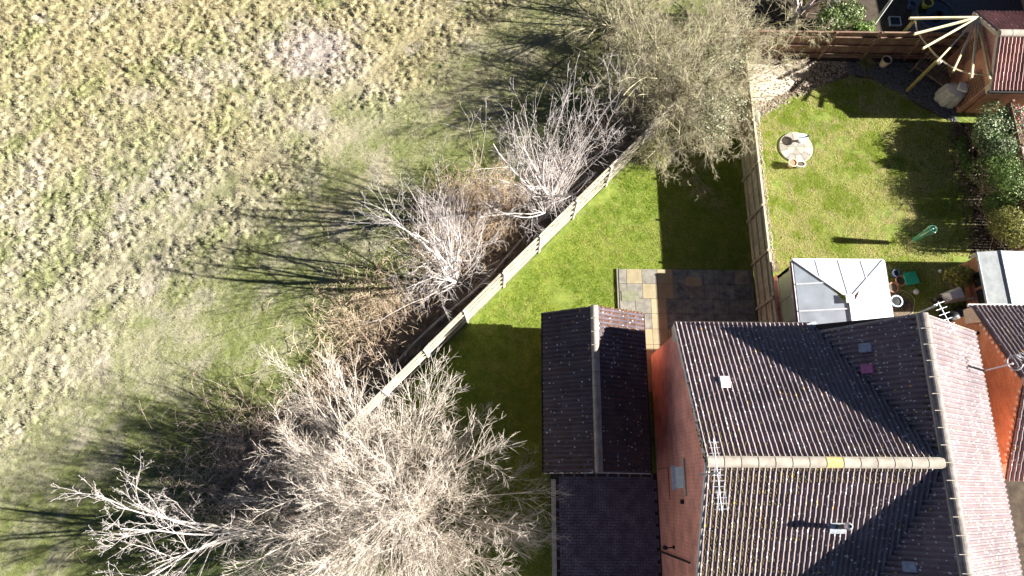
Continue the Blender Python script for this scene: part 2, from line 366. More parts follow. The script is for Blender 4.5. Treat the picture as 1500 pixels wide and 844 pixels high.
# ------------------------------------------------------------ grass (stuff)
def blades(name, P, z, h, lean, ang, wd, col):
    n = len(P); dx = np.cos(ang); dy = np.sin(ang)
    rs = np.random.RandomState(n % 9973); wa = rs.rand(n) * 2 * PI; wx = np.cos(wa) * wd / 2; wy = np.sin(wa) * wd / 2
    A = np.stack([P[:, 0] - wx, P[:, 1] - wy, z], 1); B = np.stack([P[:, 0] + wx, P[:, 1] + wy, z], 1)
    T = np.stack([P[:, 0] + dx * lean, P[:, 1] + dy * lean, z + h], 1)
    V = np.stack([A, B, T], 1).reshape(-1, 3); F = np.arange(3 * n).reshape(n, 3)
    o = np_obj(name, V, F, 'grass', 3, col=np.repeat(col, 3, 0)); return stuff(o)
def lerp(a, b, t): return a[None] * (1 - t[:, None]) + b[None] * t[:, None]
def rects_out(x, y, rects):
    m = np.ones(len(x), bool)
    for a, b, c, d in rects: m &= ~((x > a) & (x < c) & (y > b) & (y < d))
    return m
rs = np.random.RandomState(11)
def inview(x, y): return (y > -3.6) & (y < 22) & (np.abs(x) < 19.2 + 0.25 * (y + 3)) 
# field: tussocks and turf between
DRY = np.array([0.375, 0.35, 0.24]); DRY2 = np.array([0.375, 0.33, 0.195]); GRN = np.array([0.19, 0.215, 0.075]); PALE = np.array([0.43, 0.38, 0.335]); DEEP = np.array([0.11, 0.155, 0.04])
def field_col(x, y, r):
    d = fdist(x, y)
    c = lerp(DRY, DRY2, np.clip((y - 10) / 9 + (fbm(x, y, 0.3, 2) - 0.5) * 1.5, 0, 1))
    streak = fbm((x * FD[0] + y * FD[1]) * .18, d, 1.3, 3)
    green = np.clip(1.0 - (d - 3.0) / 6.0, 0, 1) * 0.9 + np.clip((streak - 0.45) * 4, 0, 1) * .35 + np.clip((fbm(x + 50, y, 1.2, 3) - 0.46) * 5, 0, 1) * 0.22 + 0.14
    green *= np.where(y > 14, 0.85, 1); green -= .5 * np.clip((fbm(x, y - 40, .8, 3) - .55) * 6, 0, 1)
    gc = lerp(GRN, DEEP, np.clip(1 - d / 4.0, 0, 1) * np.clip((fbm(x - 9, y + 3, 1.0, 3) - 0.35) * 4, 0, 1))
    gr = (r < green)[:, None]
    c = np.where(gr, gc, c)
    pale = (np.exp(-(((x + 8.6) / 1.6) ** 2 + ((y - 18.2) / 1.3) ** 2)) + 0.35 * np.clip((fbm(x, y + 77, 0.8, 3) - 0.57) * 5, 0, 1)) * np.clip(d / 7 - 0.4, 0, 1)
    k = (r * 1.7 % 1 < pale)[:, None]
    return np.where(k, PALE[None], c)
V_, F_ = FIELD; rsf = np.random.RandomState(2); cc = 0
for _ in range(6): cc = cc + field_col(V_[:, 0], V_[:, 1], rsf.rand(len(V_))) / 6
fo = np_obj('field', V_, F_, 'field_base', 4, smooth=True, col=cc * .75); struct(fo)
n = 900000
x = rs.uniform(-23.5, 9.4, n); y = rs.uniform(-3.8, 22.3, n); d = fdist(x, y)
k = field_side(x, y) & inview(x, y) & ((d > 0.9) | (rs.rand(n) < 0.2)); x, y, d = x[k], y[k], d[k]
th, tr = tuss(x, y); kz = tuft_zone(x, y); k = rs.rand(len(x)) < .45 + .55 * np.clip(th * 2, 0, 1); x, y, th, tr, kz = x[k], y[k], th[k], tr[k], kz[k]; n = len(x)
e = .03; gx = (tuss(x + e, y)[0] - th) / e; gy = (tuss(x, y + e)[0] - th) / e
ang = np.arctan2(-gy + rs.normal(0, 1.2, n), -gx + rs.normal(0, 1.2, n))
hh = rs.uniform(.010, .045, n) * (1 + 2.2 * kz * th); ln = rs.uniform(.02, .075, n) * (1 + .9 * kz * th)
col = field_col(x, y, np.clip(tr * .45 + rs.rand(n) * .6 - .02, 0, .999)) * (rs.uniform(.8, 1.2, n) * (.9 + .2 * tr))[:, None]
blades('meadow_grass', np.stack([x, y], 1), hgt(x, y) - 0.006, hh, ln, ang, 0.024, col)
# lawns
def lawn_grass(name, x, y, c1, c2, c3, hmax=0.038):
    n = len(x); t = np.clip((fbm(x, y, 1.1, 4) - 0.4) * 4.6, 0, 1); u = np.clip((fbm(x + 31, y, 3.1, 4) - 0.5 + .5 * (fbm(x, y + 3, .5, 2) - .5)) * 6, 0, 1)
    c = lerp(c1, c2, t); c = c * (1 - 0.75 * u[:, None]) + c3[None] * 0.75 * u[:, None]
    z = np.full(n, -0.012); h = rs.uniform(0.4, 1, n) * hmax * (0.6 + 0.9 * fbm(x, y, 5, 2))
    return blades(name, np.stack([x, y], 1), z, h, rs.uniform(0, 0.045, n), rs.rand(n) * 2 * PI, 0.02, c * rs.uniform(0.82, 1.18, n)[:, None])
n = 560000
x = rs.uniform(-5.6, 9.5, n); y = rs.uniform(-3.4, 17.6, n)
k = ~field_side(x, y) & (fdist(x, y) < -0.05) & rects_out(x, y, [(4.33, 4.0, 9.6, 8.36), (1.45, 0.4, 9.6, 6.0), (1.7, -5, 9.6, 0.6), (-9, -9, FC[0] + .1, 0)])
bare = np.clip((fbm(x, y, 0.9, 3) - 0.62) * 5, 0, 1) + np.exp(-((fdist(x, y) + 0.1) / 0.25) ** 2) * 0.8
k &= rs.rand(n) > bare
lawn_grass('lawn_grass', x[k], y[k], np.array([0.21, 0.31, 0.02]), np.array([0.36, 0.43, 0.06]), np.array([0.46, 0.44, 0.15]))
n = 480000
x = rs.uniform(10.2, 22, n); y = rs.uniform(4.6, 17.6, n)
border = 10.35 + 0.12 * np.sin(y * 2.1) + 0.25 * vnoise(y, y * 0, 1.3) + np.clip((8.6 - y) * 0.5, 0, 1)
cornr = (x - 10.2) * 0.72 + (y - 14.6) < 1.5 + 0.0 * x
k = (x > border) & rects_out(x, y, [(10.3, 4.6, 13.6, 8.05), (13.6, 4.6, 15.8, 7.0), (17.7, 4.6, 23, 9.0), (15.8, 4.6, 23, 6.3)])
k &= ~((y > 15.2 + np.clip((12.6 - x), -2, 3) * -0.0) & (x < 12.6) & ((x - 10.2) * 0.55 < (y - 14.9)))
k &= ~((y > 17.15 - np.clip((x - 15.5) * 0.62, 0, 3.0) + 0.15 * np.sin(x * 3)) )
k &= ~(((x - 11.94) ** 2 + (y - 13.72) ** 2) < 0.62)
k &= (x < 18.9 + 0.3 * np.sin(y * 1.7)) | (x > 20.4)
k &= rs.rand(n) > np.clip((fbm(x + 5, y + 5, 1.3, 3) - 0.64) * 6, 0, 0.9)
lawn_grass('back_lawn_grass', x[k], y[k], np.array([0.38, 0.45, 0.08]), np.array([0.62, 0.60, 0.26]), np.array([0.66, 0.58, 0.34]), 0.042)

# ------------------------------------------------------------ soil borders, paths
def strip(name, pts, m, z=0.0):
    return struct(MB().poly([(x, y, z) for x, y in pts]).obj(name, m))
strip('mulch_border', [(9.66, 8.3), (10.75, 8.3), (10.3, 9.5), (10.4, 11), (10.3, 12.6), (10.45, 14), (10.3, 15.2), (9.66, 15.2)], 'soil', 0.006)
strip('slate_bed', [(14.6, 17.9), (14.9, 17.1), (15.6, 17.0), (16.6, 16.5), (17.4, 15.7), (18.3, 15.2), (18.9, 14.9), (18.95, 17.9)], 'dark_soil', 0.008)
strip('shrub_border', [(18.75, 14.9), (18.6, 12.8), (18.9, 11.4), (18.6, 9.6), (18.3, 8.9), (20.6, 8.9), (20.6, 12.8), (22.6, 13.2), (22.6, 15.0)], 'dark_soil', 0.008)
strip('side_path', [(13.62, 4.9), (15.75, 4.9), (15.75, 7.05), (15.2, 7.6), (14.9, 8.1), (13.62, 8.1)], 'soil', 0.006)
strip('side_yard', [(15.76, 4.0), (19, 4.0), (19, 6.3), (15.76, 6.3)], 'dark_soil', 0.006)
strip('front_path', [(14.4, -8), (34, -8), (34, 1.4), (14.4, 1.4)], 'dark_soil', 0.006)

def chips(name, m, gen, n, smin, smax, seed, parent=None):
    r = random.Random(seed); mb = MB(); i = 0
    while i < n:
        p = gen(r)
        if p is None: continue
        i += 1; s = r.uniform(smin, smax); a = r.uniform(0, PI); vs = []
        for (a1, k1, z1) in ((0, 1, 0), (1.6, .8, 0), (3.1, 1, 0), (4.7, .7, 0), (0.8, .3, 1)):
            vs.append((p[0] + math.cos(a + a1) * s * k1, p[1] + math.sin(a + a1) * s * k1, p[2] + z1 * s * 0.7))
        mb.add(vs, [(0, 1, 4), (1, 2, 4), (2, 3, 4), (3, 0, 4)])
    return stuff(mb.obj(name, m, parent))
def g_mulch(r):
    y = r.uniform(8.4, 15.2); x = r.uniform(9.68, 10.55); return (x, y, 0.006)
chips('mulch_chips', 'pebble', g_mulch, 2600, 0.02, 0.05, 3)
def g_slate(r):
    x = r.uniform(14.6, 18.9); y = r.uniform(14.9, 17.85)
    return (x, y, 0.008) if y > 17.2 - max(0, (x - 15.4) * 0.66) else None
chips('slate_gravel', 'gravel', g_slate, 4200, 0.02, 0.07, 4)
def g_corner(r):
    x = r.uniform(9.8, 14.6); y = r.uniform(15.2, 17.85)
    return (x, y, 0.03) if (x - 10.2) * 0.55 < (y - 14.9) and not (x < 12.3 and y > 15.9 and r.random() < .8) else None
strip('corner_bed', [(9.66, 15.2), (10.4, 15.0), (12.2, 16.2), (14.6, 17.1), (14.6, 17.9), (9.66, 17.9)], 'soil', 0.006)
chips('corner_gravel', 'pebble', g_corner, 1500, 0.02, 0.05, 5)
def g_border(r):
    x = r.uniform(18.4, 20.4); y = r.uniform(9, 14.9); return (x, y, 0.01)
chips('leaf_litter', 'soil', g_border, 1500, 0.03, 0.06, 6)
def g_side(r):
    x = r.uniform(13.65, 15.7); y = r.uniform(5.0, 7.9); return (x, y, 0.006)
chips('path_gravel', 'pebble', g_side, 500, 0.015, 0.035, 8)

# worn pale corner path
r = random.Random(6); edge = [(9.72, 15.0), (10.15, 15.0), (10.45, 15.5), (10.9, 15.7), (11.3, 16.1), (11.9, 16.3), (12.3, 16.9), (12.9, 17.2), (12.95, 17.7), (9.72, 17.7)]
strip('corner_path', edge, 'paving', 0.012)
# ------------------------------------------------------------ patio
patio = struct(MB().poly([(4.35, 4.0, 0.0), (9.6, 4.0, 0.0), (9.6, 8.34, 0.0), (4.35, 8.34, 0.0)]).obj('patio', 'joint'))
R_ = random.Random(5); y = 8.34; row = 0
me_cache = {}
while y > 4.1:
    hgt_ = 0.6 if row else 0.6
    x = 4.35 + (0.0 if row % 2 == 0 else 0.28); first = True
    if row % 2: widths = [0.28] 
    x = 4.37
    while x < 9.55:
        wd = 0.3 if (first and row in (0, 1)) else 0.6
        wd = min(wd, 9.6 - x)
        if wd < 0.12: break
        first = False
        col_i = (x - 4.37) / 0.6
        near_gap = row > 0 and 1.4 < col_i < 2.6
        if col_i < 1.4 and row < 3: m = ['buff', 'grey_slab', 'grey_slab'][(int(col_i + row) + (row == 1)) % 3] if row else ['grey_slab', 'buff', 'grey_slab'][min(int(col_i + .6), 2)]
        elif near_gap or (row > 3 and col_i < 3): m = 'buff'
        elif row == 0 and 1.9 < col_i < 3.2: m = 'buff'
        else: m = R_.choice(['stained_shaded', 'stained_shaded', 'stained_shaded', 'stained_shaded', 'grey_slab'])
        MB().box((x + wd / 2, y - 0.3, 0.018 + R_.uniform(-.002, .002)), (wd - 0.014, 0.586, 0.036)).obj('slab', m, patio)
        x += wd
    y -= 0.6; row += 1
for x, y in ((4.72, 7.34),):
    o = MB().box((x + .05, y - .1, 0.045), (0.66, 0.4, 0.014)).obj('drain_cover', 'iron', patio); o['label'] = 'olive green metal drain cover'
o = MB().box((7.28, 7.85, 0.043), (0.62, 0.36, 0.012)).obj('drain_cover', 'buff', patio); o['label'] = 'buff infill drain cover in the dark slabs'
# edging kerb of the patio
MB().box((4.31, 7.35, 0.02), (0.05, 2.0, 0.07)).obj('edging', 'grey_slab', patio)

# ------------------------------------------------------------ block paved driveway
drive = struct(MB().poly([(1.62, -8, 0.0), (5.44, -8, 0.0), (5.44, 0.62, 0.0), (1.62, 0.62, 0.0)]).obj('driveway', 'joint'))
mb = MB(); R_ = random.Random(9); bw = 0.1
for i in range(-2, 40):
    for j in range(-2, 50):
        # 90 degree herringbone on a 0.1 m lattice
        k = (i - j) % 4
        x0 = 1.82 + i * bw; y0 = -3.9 + j * bw
        if k == 0: w_, h_ = 0.2, 0.1
        elif k == 3: w_, h_ = 0.1, 0.2
        else: continue
        if k == 2: x0 += 0.0; y0 += 0.0
        cx_, cy_ = x0 + w_ / 2, y0 + h_ / 2
        if cx_ < 1.88 or cx_ > 5.38 or cy_ > 0.52 or cy_ < -3.8: continue
        z = 0.03 + R_.uniform(-.003, .003); e = 0.006; t = (R_.uniform(-.002, .002))
        a, b, c_, d_ = x0 + .006, x0 + w_ - .006, y0 + .006, y0 + h_ - .006
        vs = [(a, c_, 0), (b, c_, 0), (b, d_, 0), (a, d_, 0), (a + e, c_ + e, z), (b - e, c_ + e, z + t), (b - e, d_ - e, z), (a + e, d_ - e, z - t)]
        mb.add(vs, [(4, 5, 6, 7), (0, 1, 5, 4), (1, 2, 6, 5), (2, 3, 7, 6), (3, 0, 4, 7)])
stuff(mb.obj('paving_blocks', 'block', drive))
mb = MB()
for i in range(9): mb.box((1.72, 0.1 - i * 0.6, 0.03), (0.16, 0.59, 0.09))
stuff(mb.obj('edging_kerb', 'post', drive))
def g_dr(r):
    return (r.uniform(1.8, 5.4), r.uniform(-3.4, 0.5), 0.03)

# ------------------------------------------------------------ roof tiles
GA = 0.345; TW = 0.30
def tile_prof(u):   # two rolls per tile
    t = (u / 0.15) % 1.0
    return 0.05 * max(0.0, math.sin(PI * min(1, t / 0.7))) ** 0.8 if t < 0.7 else 0.0
def tile_mesh(name, m):
    us = [0, 0.018, 0.05, 0.085, 0.105, 0.148, 0.15, 0.168, 0.2, 0.235, 0.255, 0.298]
    vs = []; fs = []; n = len(us)
    for s_, zz in ((-0.02, 0.034), (GA + 0.03, 0.004)):
        for u in us: vs.append((u, s_, zz + tile_prof(u)))
    for u in us: vs.append((u, -0.02, 0.012 + tile_prof(u) * 0.8))
    for i in range(n - 1):
        fs.append((i, i + 1, n + i + 1, n + i)); fs.append((2 * n + i, 2 * n + i + 1, i + 1, i))
    fs.append((n - 1, 2 * n - 1, 3 * n - 1))
    me = bpy.data.meshes.new(name); me.from_pydata(vs, [], fs); me.materials.append(MAT[m])
    return me
def in_poly(p, poly, eps=1e-6):
    s = 0
    for i in range(len(poly)):
        a = poly[i]; b = poly[(i + 1) % len(poly)]
        if (b[0] - a[0]) * (p[1] - a[1]) - (b[1] - a[1]) * (p[0] - a[0]) < -eps: return False
    return True
def inframe(p, m=30):
    q = ROT.transposed() @ (Vector(p) - Vector((0, 0, H)))
    if q.z > -1: return False
    x = 750 + 1000 * q.x / -q.z; y = 422 - 1000 * q.y / -q.z
    return -m < x < 1500 + m and -m < y < 844 + m
def lay_tiles(me, O, U, S, polys, out):
    "polys: CCW polygon in (u,s); out collects (distance, matrix) of whole tiles and bmesh of cut ones"
    U = Vector(U).normalized(); S = Vector(S).normalized(); Nn = U.cross(S)
    M0 = Matrix((U, S, Nn)).transposed().to_4x4(); M0.translation = Vector(O)
    umin = min(p[0] for p in polys); umax = max(p[0] for p in polys); smax = max(p[1] for p in polys)
    r = random.Random(int(abs(O[0] * 100)))
    for j in range(int(math.ceil(smax / GA))):
        for i in range(int(math.floor(umin / TW)), int(math.ceil(umax / TW))):
            u0 = i * TW; s0 = j * GA
            cs = [(u0 + .01, s0 + .01), (u0 + TW - .01, s0 + .01), (u0 + TW - .01, s0 + GA - .01), (u0 + .01, s0 + GA - .01)]
            ins = [in_poly(c, polys) for c in cs]
            M = M0 @ Matrix.Translation((u0, s0, 0)) @ Matrix.Rotation(r.uniform(-.012, .012), 4, 'X') @ Matrix.Rotation(r.uniform(-.006, .006), 4, 'Z')
            if all(ins):
                c = M @ Vector((.15, .17, 0)); out['whole'].append(((c - Vector((0, 0, H))).length + (0 if inframe(c, 0) else 100), M))
            else:
                mid = [in_poly((u0 + TW * a, s0 + GA * b), polys) for a in (0, .25, .5, .75, 1) for b in (0, .33, .66, 1)]
                if not any(ins + mid): continue
                bm = bmesh.new(); bm.from_mesh(me); bmesh.ops.transform(bm, matrix=Matrix.Translation((u0, s0, 0)), verts=bm.verts)
                for k in range(len(polys)):
                    a = polys[k]; b = polys[(k + 1) % len(polys)]
                    nrm = Vector((b[1] - a[1], -(b[0] - a[0]), 0)).normalized()
                    if abs(nrm.y) > 0.99 and nrm.y < 0: continue
                    bmesh.ops.bisect_plane(bm, geom=bm.verts[:] + bm.edges[:] + bm.faces[:], plane_co=(a[0], a[1], 0), plane_no=nrm, clear_outer=True)
                    if not bm.verts: break
                if bm.verts:
                    bm.verts.index_update()
                    out['cut'].add([M0 @ v.co for v in bm.verts], [tuple(v.index for v in f.verts) for f in bm.faces])
                bm.free()
def finish_tiles(me, out, parent, m, cap=300):
    out['whole'].sort(key=lambda t: t[0]); mb = out['cut']
    for k, (dist, M) in enumerate(out['whole']):
        if k < cap and dist < 100: inst('tile', me, parent, M)
        else: mb.add([M @ v.co for v in me.vertices], [tuple(p.vertices) for p in me.polygons])
    if mb.v:
        me2 = bpy.data.meshes.new('tile_field'); me2.from_pydata(mb.v, [], mb.f); me2.materials.append(MAT[m])
        o = bpy.data.objects.new('tile_field', me2); link(o, parent); o.location = -parent_world(parent); stuff(o)
def ridge_run(parent, a, b, m, r=0.13, L=0.45, special=None, name='ridge_tile'):
    a = Vector(a); b = Vector(b); t = (b - a).normalized(); n = max(1, round((b - a).length / L)); L = (b - a).length / n
    u = t.cross(Vector((0, 0, 1))).normalized(); v = u.cross(t); k = 11
    vs = []; fs = []
    for i, (s, rr) in enumerate(((0.012, r), (L - 0.012, r * 0.985))):
        for j in range(k):
            an = PI * (j / (k - 1)) ; vs.append(Vector((math.cos(an) * rr, s, math.sin(an) * rr * 0.85)))
    for j in range(k - 1): fs.append((j, j + 1, k + j + 1, k + j))
    fs.append(tuple(range(k))); fs.append(tuple(range(k, 2 * k))[::-1])
    me = bpy.data.meshes.new('ridge_tile'); me.from_pydata(vs, [], fs); me.materials.append(MAT[m])
    bm = bmesh.new(); bm.from_mesh(me); bmesh.ops.recalc_face_normals(bm, faces=bm.faces); bm.to_mesh(me); bm.free()
    M0 = Matrix((u, t, v)).transposed().to_4x4()
    for i in range(n):
        M = M0.copy(); M.translation = a + t * L * i
        me_ = me
        if special and i == special[0]:
            me_ = me.copy(); me_.materials[0] = MAT[special[1]]
        o = inst(name, me_, parent, M)
        if me_ is not me: o['label'] = special[2]
    mb = MB(); mb.beam(a - v * 0.02, b - v * 0.02, r * 2 * 0.93, r * 1.0)
    mb.obj('ridge_mortar', 'mortar', parent)

# ------------------------------------------------------------ main house
XW, XV = 5.46, 5.39         # west wall, west verge
YE, YR, YS = 5.16, 0.77, -3.62
ZE, ZR = 4.12, 6.6
XR, XL, XE = 11.86, 9.82, 14.84; ZX = 4.35; YN = 4.9; YSS = -5.2
house = thing('detached_house', 'large brick house with mauve tiled cross gable roof, in front of the white conservatory', 'house', (10, 0, 0))
def roof_plane_z_w(x): return ZR - (XR - x) * (ZR - ZE) / (XR - XL)
mb = MB()
zt = lambda y: ZE + (YE - abs(y - YR) - YR) * (ZR - ZE) / (YE - YR)
mb.poly([(XW, YE - 0.25, 0), (XW, YE - 0.25, zt(YE - .25) - .05), (XW, YR, ZR - 0.05), (XW, 2 * YR - YE + .25, zt(YE - .25) - .05), (XW, 2 * YR - YE + .25, 0)], (0.3, 0, 0))
mb.poly([(XW + 0.302, YE - 0.252, 0), (XE - 0.3, YE - 0.252, 0), (XE - 0.3, YE - 0.252, 4.0), (XW + 0.302, YE - 0.252, 4.0)], (0, -0.3, 0))
mb.poly([(9.9, YN - 0.08, 4.0), (XE - .1, YN - .08, 4.0), (XE - .1, YN - .08, ZX - .08), (XR, YN - .08, ZR - .08), (9.9, YN - .08, ZE - .05)], (0, -0.22, 0))
mb.box((XE - 0.32, -0.2, 2.1), (0.3, 10.0, 4.2))
mb.box((9.6, -5.0, 2.0), (8.2, 0.3, 4.0))
mb.obj('brick_wall', 'brick', house)
# soffit / barge boards
mb = MB()
for y1 in (YE, 2 * YR - YE):
    mb.beam((XV + 0.015, y1, zt(YE) - 0.09), (XV + 0.015, YR, ZR - 0.09), 0.05, 0.12)
mb.obj('barge_board', 'white_paint', house)
mb = MB(); mb.poly([(XV + .005, YE - .02, ZE - 0.42), (XV + .005, YE - .02, ZE - .1), (XV + .005, YE - .62, ZE + .2), (XV + .005, YE - .5, ZE - .42)], (0.05, 0, 0))
mb.obj('box_end', 'cream', house)
mb = MB(); mb.box(((XV + XL) / 2, YE + 0.03, ZE - 0.06), (XL - XV, 0.11, 0.1)); mb.box((XE + 0.03, (YN + YSS) / 2, ZX - 0.06), (0.11, YN - YSS, 0.1))
mb.obj('gutter', 'gutter', house)
# roof deck
roof = MB()
T = (0, 0, -0.06)
vy = 2 * YR - YE
roof.poly([(XV, YE, ZE), (XL, YE, ZE), (XR, YR, ZR), (XV, YR, ZR)], T)
roof.poly([(XV, YR, ZR), (XR, YR, ZR), (XL, vy, ZE), (XV, vy, ZE)], T)
roof.poly([(XL, YE, ZE), (XL, YN, ZE), (XR, YN, ZR), (XR, YR, ZR)], T)
roof.poly([(XR, YR, ZR), (XR, YSS, ZR), (XL, YSS, ZE), (XL, vy, ZE)], T)
roof.poly([(XR, YN, ZR), (XE, YN, ZX), (XE, YSS, ZX), (XR, YSS, ZR)], T)
roof = roof.obj('roof', 'gutter', house)
TM = tile_mesh('tile', 'tile')
out = dict(whole=[], cut=MB())
SL = math.hypot(YE - YR, ZR - ZE)
# main north slope: u runs west from the valley side, so u grows with -x seen from the eave; keep u along -x
lay_tiles(TM, (XL + 3, YE, ZE), (-1, 0, 0), (0, YR - YE, ZR - ZE), [(3, 0), (XL + 3 - XV, 0), (XL + 3 - XV, SL), (3 - (XR - XL), SL)], out)
lay_tiles(TM, (XV, vy, ZE), (1, 0, 0), (0, YR - vy, ZR - ZE), [(0, 0), (XL - XV, 0), (XR - XV, SL), (0, SL)], out)
SX = math.hypot(XR - XL, ZR - ZE)
# cross wing west slope, north part (valley to the south) and south part
lay_tiles(TM, (XL, YN, ZE), (0, -1, 0), (XR - XL, 0, ZR - ZE), [(0, 0), (0.01, 0), (YN - YR, SX), (0, SX)], out)
lay_tiles(TM, (XL, YR, ZE), (0, -1, 0), (XR - XL, 0, ZR - ZE), [(YR - vy, 0), (YR - YSS, 0), (YR - YSS, SX), (0, SX)], out)
SE = math.hypot(XE - XR, ZR - ZX)
lay_tiles(TM, (XE, YSS, ZX), (0, 1, 0), (XR - XE, 0, ZR - ZX), [(0, 0), (YN - YSS, 0), (YN - YSS, SE), (0, SE)], out)
finish_tiles(TM, out, roof, 'tile')
ridge_run(roof, (XV - .02, YR, ZR + 0.03), (XR - 0.12, YR, ZR + 0.03), 'ridge', 0.155, special=(7, 'ridge_yellow', 'ridge tile covered in yellow lichen'))
ridge_run(roof, (XR, YN + .02, ZR + 0.035), (XR, YSS, ZR + 0.035), 'ridge_dark', 0.15)
# valleys: dark lead troughs
mb = MB()
for (a, b) in (((XL, YE, ZE), (XR, YR, ZR)), ((XL, vy, ZE), (XR, YR, ZR))):
    mb.beam(Vector(a) + Vector((0, 0, .02)), Vector(b) + Vector((0, 0, .02)), 0.22, 0.02)
mb.obj('valley_trough', 'black', roof)
MB().box((XL - .02, YE - .05, ZE + 0.06), (0.3, 0.22, 0.05), 0.3).obj('lead_flashing', 'lead', roof)
mb = MB()   # verge mortar
for y1 in (YE, vy): mb.beam((XV + 0.02, y1, zt(YE) + 0.02), (XV + 0.02, YR, ZR + 0.02), 0.06, 0.06)
mb.beam((XR, YN + 0.01, ZR), (XE, YN + 0.01, ZX), 0.05, 0.07); mb.beam((XR, YN + 0.01, ZR), (XL, YN + 0.01, ZE), 0.05, 0.07)
stuff(mb.obj('verge_mortar', 'mortar', roof))
# roof vents: a hood tile standing proud of the slope
def slopeM(px, py, kind):
    if kind == 'N': z0 = lambda x, y: ZE + (YE - y) * (ZR - ZE) / (YE - YR); U, S = Vector((-1, 0, 0)), Vector((0, YR - YE, ZR - ZE))
    if kind == 'S': z0 = lambda x, y: ZE + (y - vy) * (ZR - ZE) / (YR - vy); U, S = Vector((1, 0, 0)), Vector((0, YR - vy, ZR - ZE))
    if kind == 'W': z0 = lambda x, y: ZE + (x - XL) * (ZR - ZE) / (XR - XL); U, S = Vector((0, -1, 0)), Vector((XR - XL, 0, ZR - ZE))
    z = 5.5
    for _ in range(12): p = at(px, py, z); z = z0(p.x, p.y)
    p = at(px, py, z); S = S.normalized(); Nn = U.cross(S)
    M = Matrix((U, S, Nn)).transposed().to_4x4(); M.translation = Vector((p.x, p.y, z)); return M
def vent(px, py, kind, m, lab):
    M = slopeM(px, py, kind); mb = MB()
    mb.poly([(-.13, -.17, .05), (.13, -.17, .05), (.13, -.17, .15), (-.13, -.17, .15)], (0, 0.02, 0))
    mb.add([(-.14, -.18, .06), (.14, -.18, .06), (.14, .17, .06), (-.14, .17, .06), (-.13, -.17, .17), (.13, -.17, .17), (.13, .14, .09), (-.13, .14, .09)],
           [(4, 5, 6, 7), (0, 1, 5, 4), (1, 2, 6, 5), (2, 3, 7, 6), (3, 0, 4, 7)])
    mb.v = [tuple(M @ Vector(v)) for v in mb.v]
    o = mb.obj('roof_vent', m, roof); o['label'] = lab
vent(1061, 563, 'N', 'white_paint', 'white hooded roof vent on the north slope')
vent(1270, 510, 'W', 'lead', 'grey hooded roof vent nearest the conservatory')
vent(1273, 541, 'W', 'pink_vent', 'pink hooded roof vent')
vent(1335, 830, 'W', 'lead', 'grey hooded roof vent near the bottom of the slope')
# boiler flue
M = slopeM(1226, 772, 'S'); fl = MB()
mb = MB(); mb.box((0, 0, 0.065), (0.44, 0.32, 0.02), M=M); lf = mb.obj('lead_flashing', 'lead', roof)
p0 = M.translation
mb = MB().tube([p0, p0 + Vector((0, .05, 0.72))], 0.065, 12); flue = mb.obj('flue', 'black', roof)
mb = MB().lathe([(0.065, 0.6), (0.1, 0.62), (0.1, 0.7), (0.07, 0.78), (0.045, 0.8), (0.04, 0.74)], (p0.x, p0.y + .05, p0.z), 14); mb.obj('flue', 'metal', roof)
# moss in the troughs of the slopes
def moss_on(name, M0fun, gen, n, seed, parent, m='moss', smin=.012, smax=.04):
    r = random.Random(seed); mb = MB()
    for _ in range(n):
        u, s = gen(r); p = M0fun(u, s); a = r.uniform(0, 3); k = r.uniform(smin, smax)
        vs = [(math.cos(a + t) * k * r.uniform(.7, 1.2), math.sin(a + t) * k * r.uniform(.7, 1.4), 0) for t in (0, 1.2, 2.5, 3.8, 5)]
        vs = [p @ Vector(v) for v in vs] + [p @ Vector((0, 0, k * 0.9))]
        mb.add(vs, [(i, (i + 1) % 5, 5) for i in range(5)])
    return stuff(mb.obj(name, m, parent))
def frameM(O, U, S):
    U = Vector(U).normalized(); S = Vector(S).normalized(); Nn = U.cross(S)
    M0 = Matrix((U, S, Nn)).transposed().to_4x4(); M0.translation = Vector(O)
    return lambda u, s: M0 @ Matrix.Translation((u, s, 0.042 - 0.03 * ((s / GA) % 1)))
fS = frameM((XV, vy, ZE), (1, 0, 0), (0, YR - vy, ZR - ZE)); fN = frameM((XL + 3, YE, ZE), (-1, 0, 0), (0, YR - YE, ZR - ZE))
def gS(r):
    while True:
        u = min(abs(r.gauss(0, 1.1)), 6.0); s = r.uniform(0.8, SL - .1)
        if r.random() < 0.35: u = r.uniform(0, 5.8); s = SL - abs(r.gauss(0, .12)) - .08
        return math.floor(u / .15) * .15 + r.uniform(0.10, 0.15), math.floor(s / GA) * GA + (r.random() ** 2) * .3
def gN(r):
    s = SL - abs(r.gauss(0, .1)) - .08; u = r.uniform(1.2, XL + 3 - XV)
    if r.random() < .45: s = SL - abs(r.gauss(0, 1.0)) - .1; u = XL + 3 - XV - abs(r.gauss(0, .7)); s = max(s, .2)
    return math.floor(u / .15) * .15 + r.uniform(0.10, 0.15), math.floor(s / GA) * GA + (r.random() ** 2) * .3
moss_on('moss', fS, gS, 3200, 1, roof, smin=.018, smax=.05); moss_on('moss', fN, gN, 900, 2, roof)
fW = frameM((XL, YN, ZE), (0, -1, 0), (XR - XL, 0, ZR - ZE))
def gW(r):
    u = r.uniform(0, YN - YR); s = SX - abs(r.gauss(0, .12)) - .12
    if r.random() < .4: s = (u / (YN - YR)) * SX + abs(r.gauss(.12, .1))
    return u, min(max(s, 0.05), SX - .1)
moss_on('moss', fW, gW, 500, 3, roof)
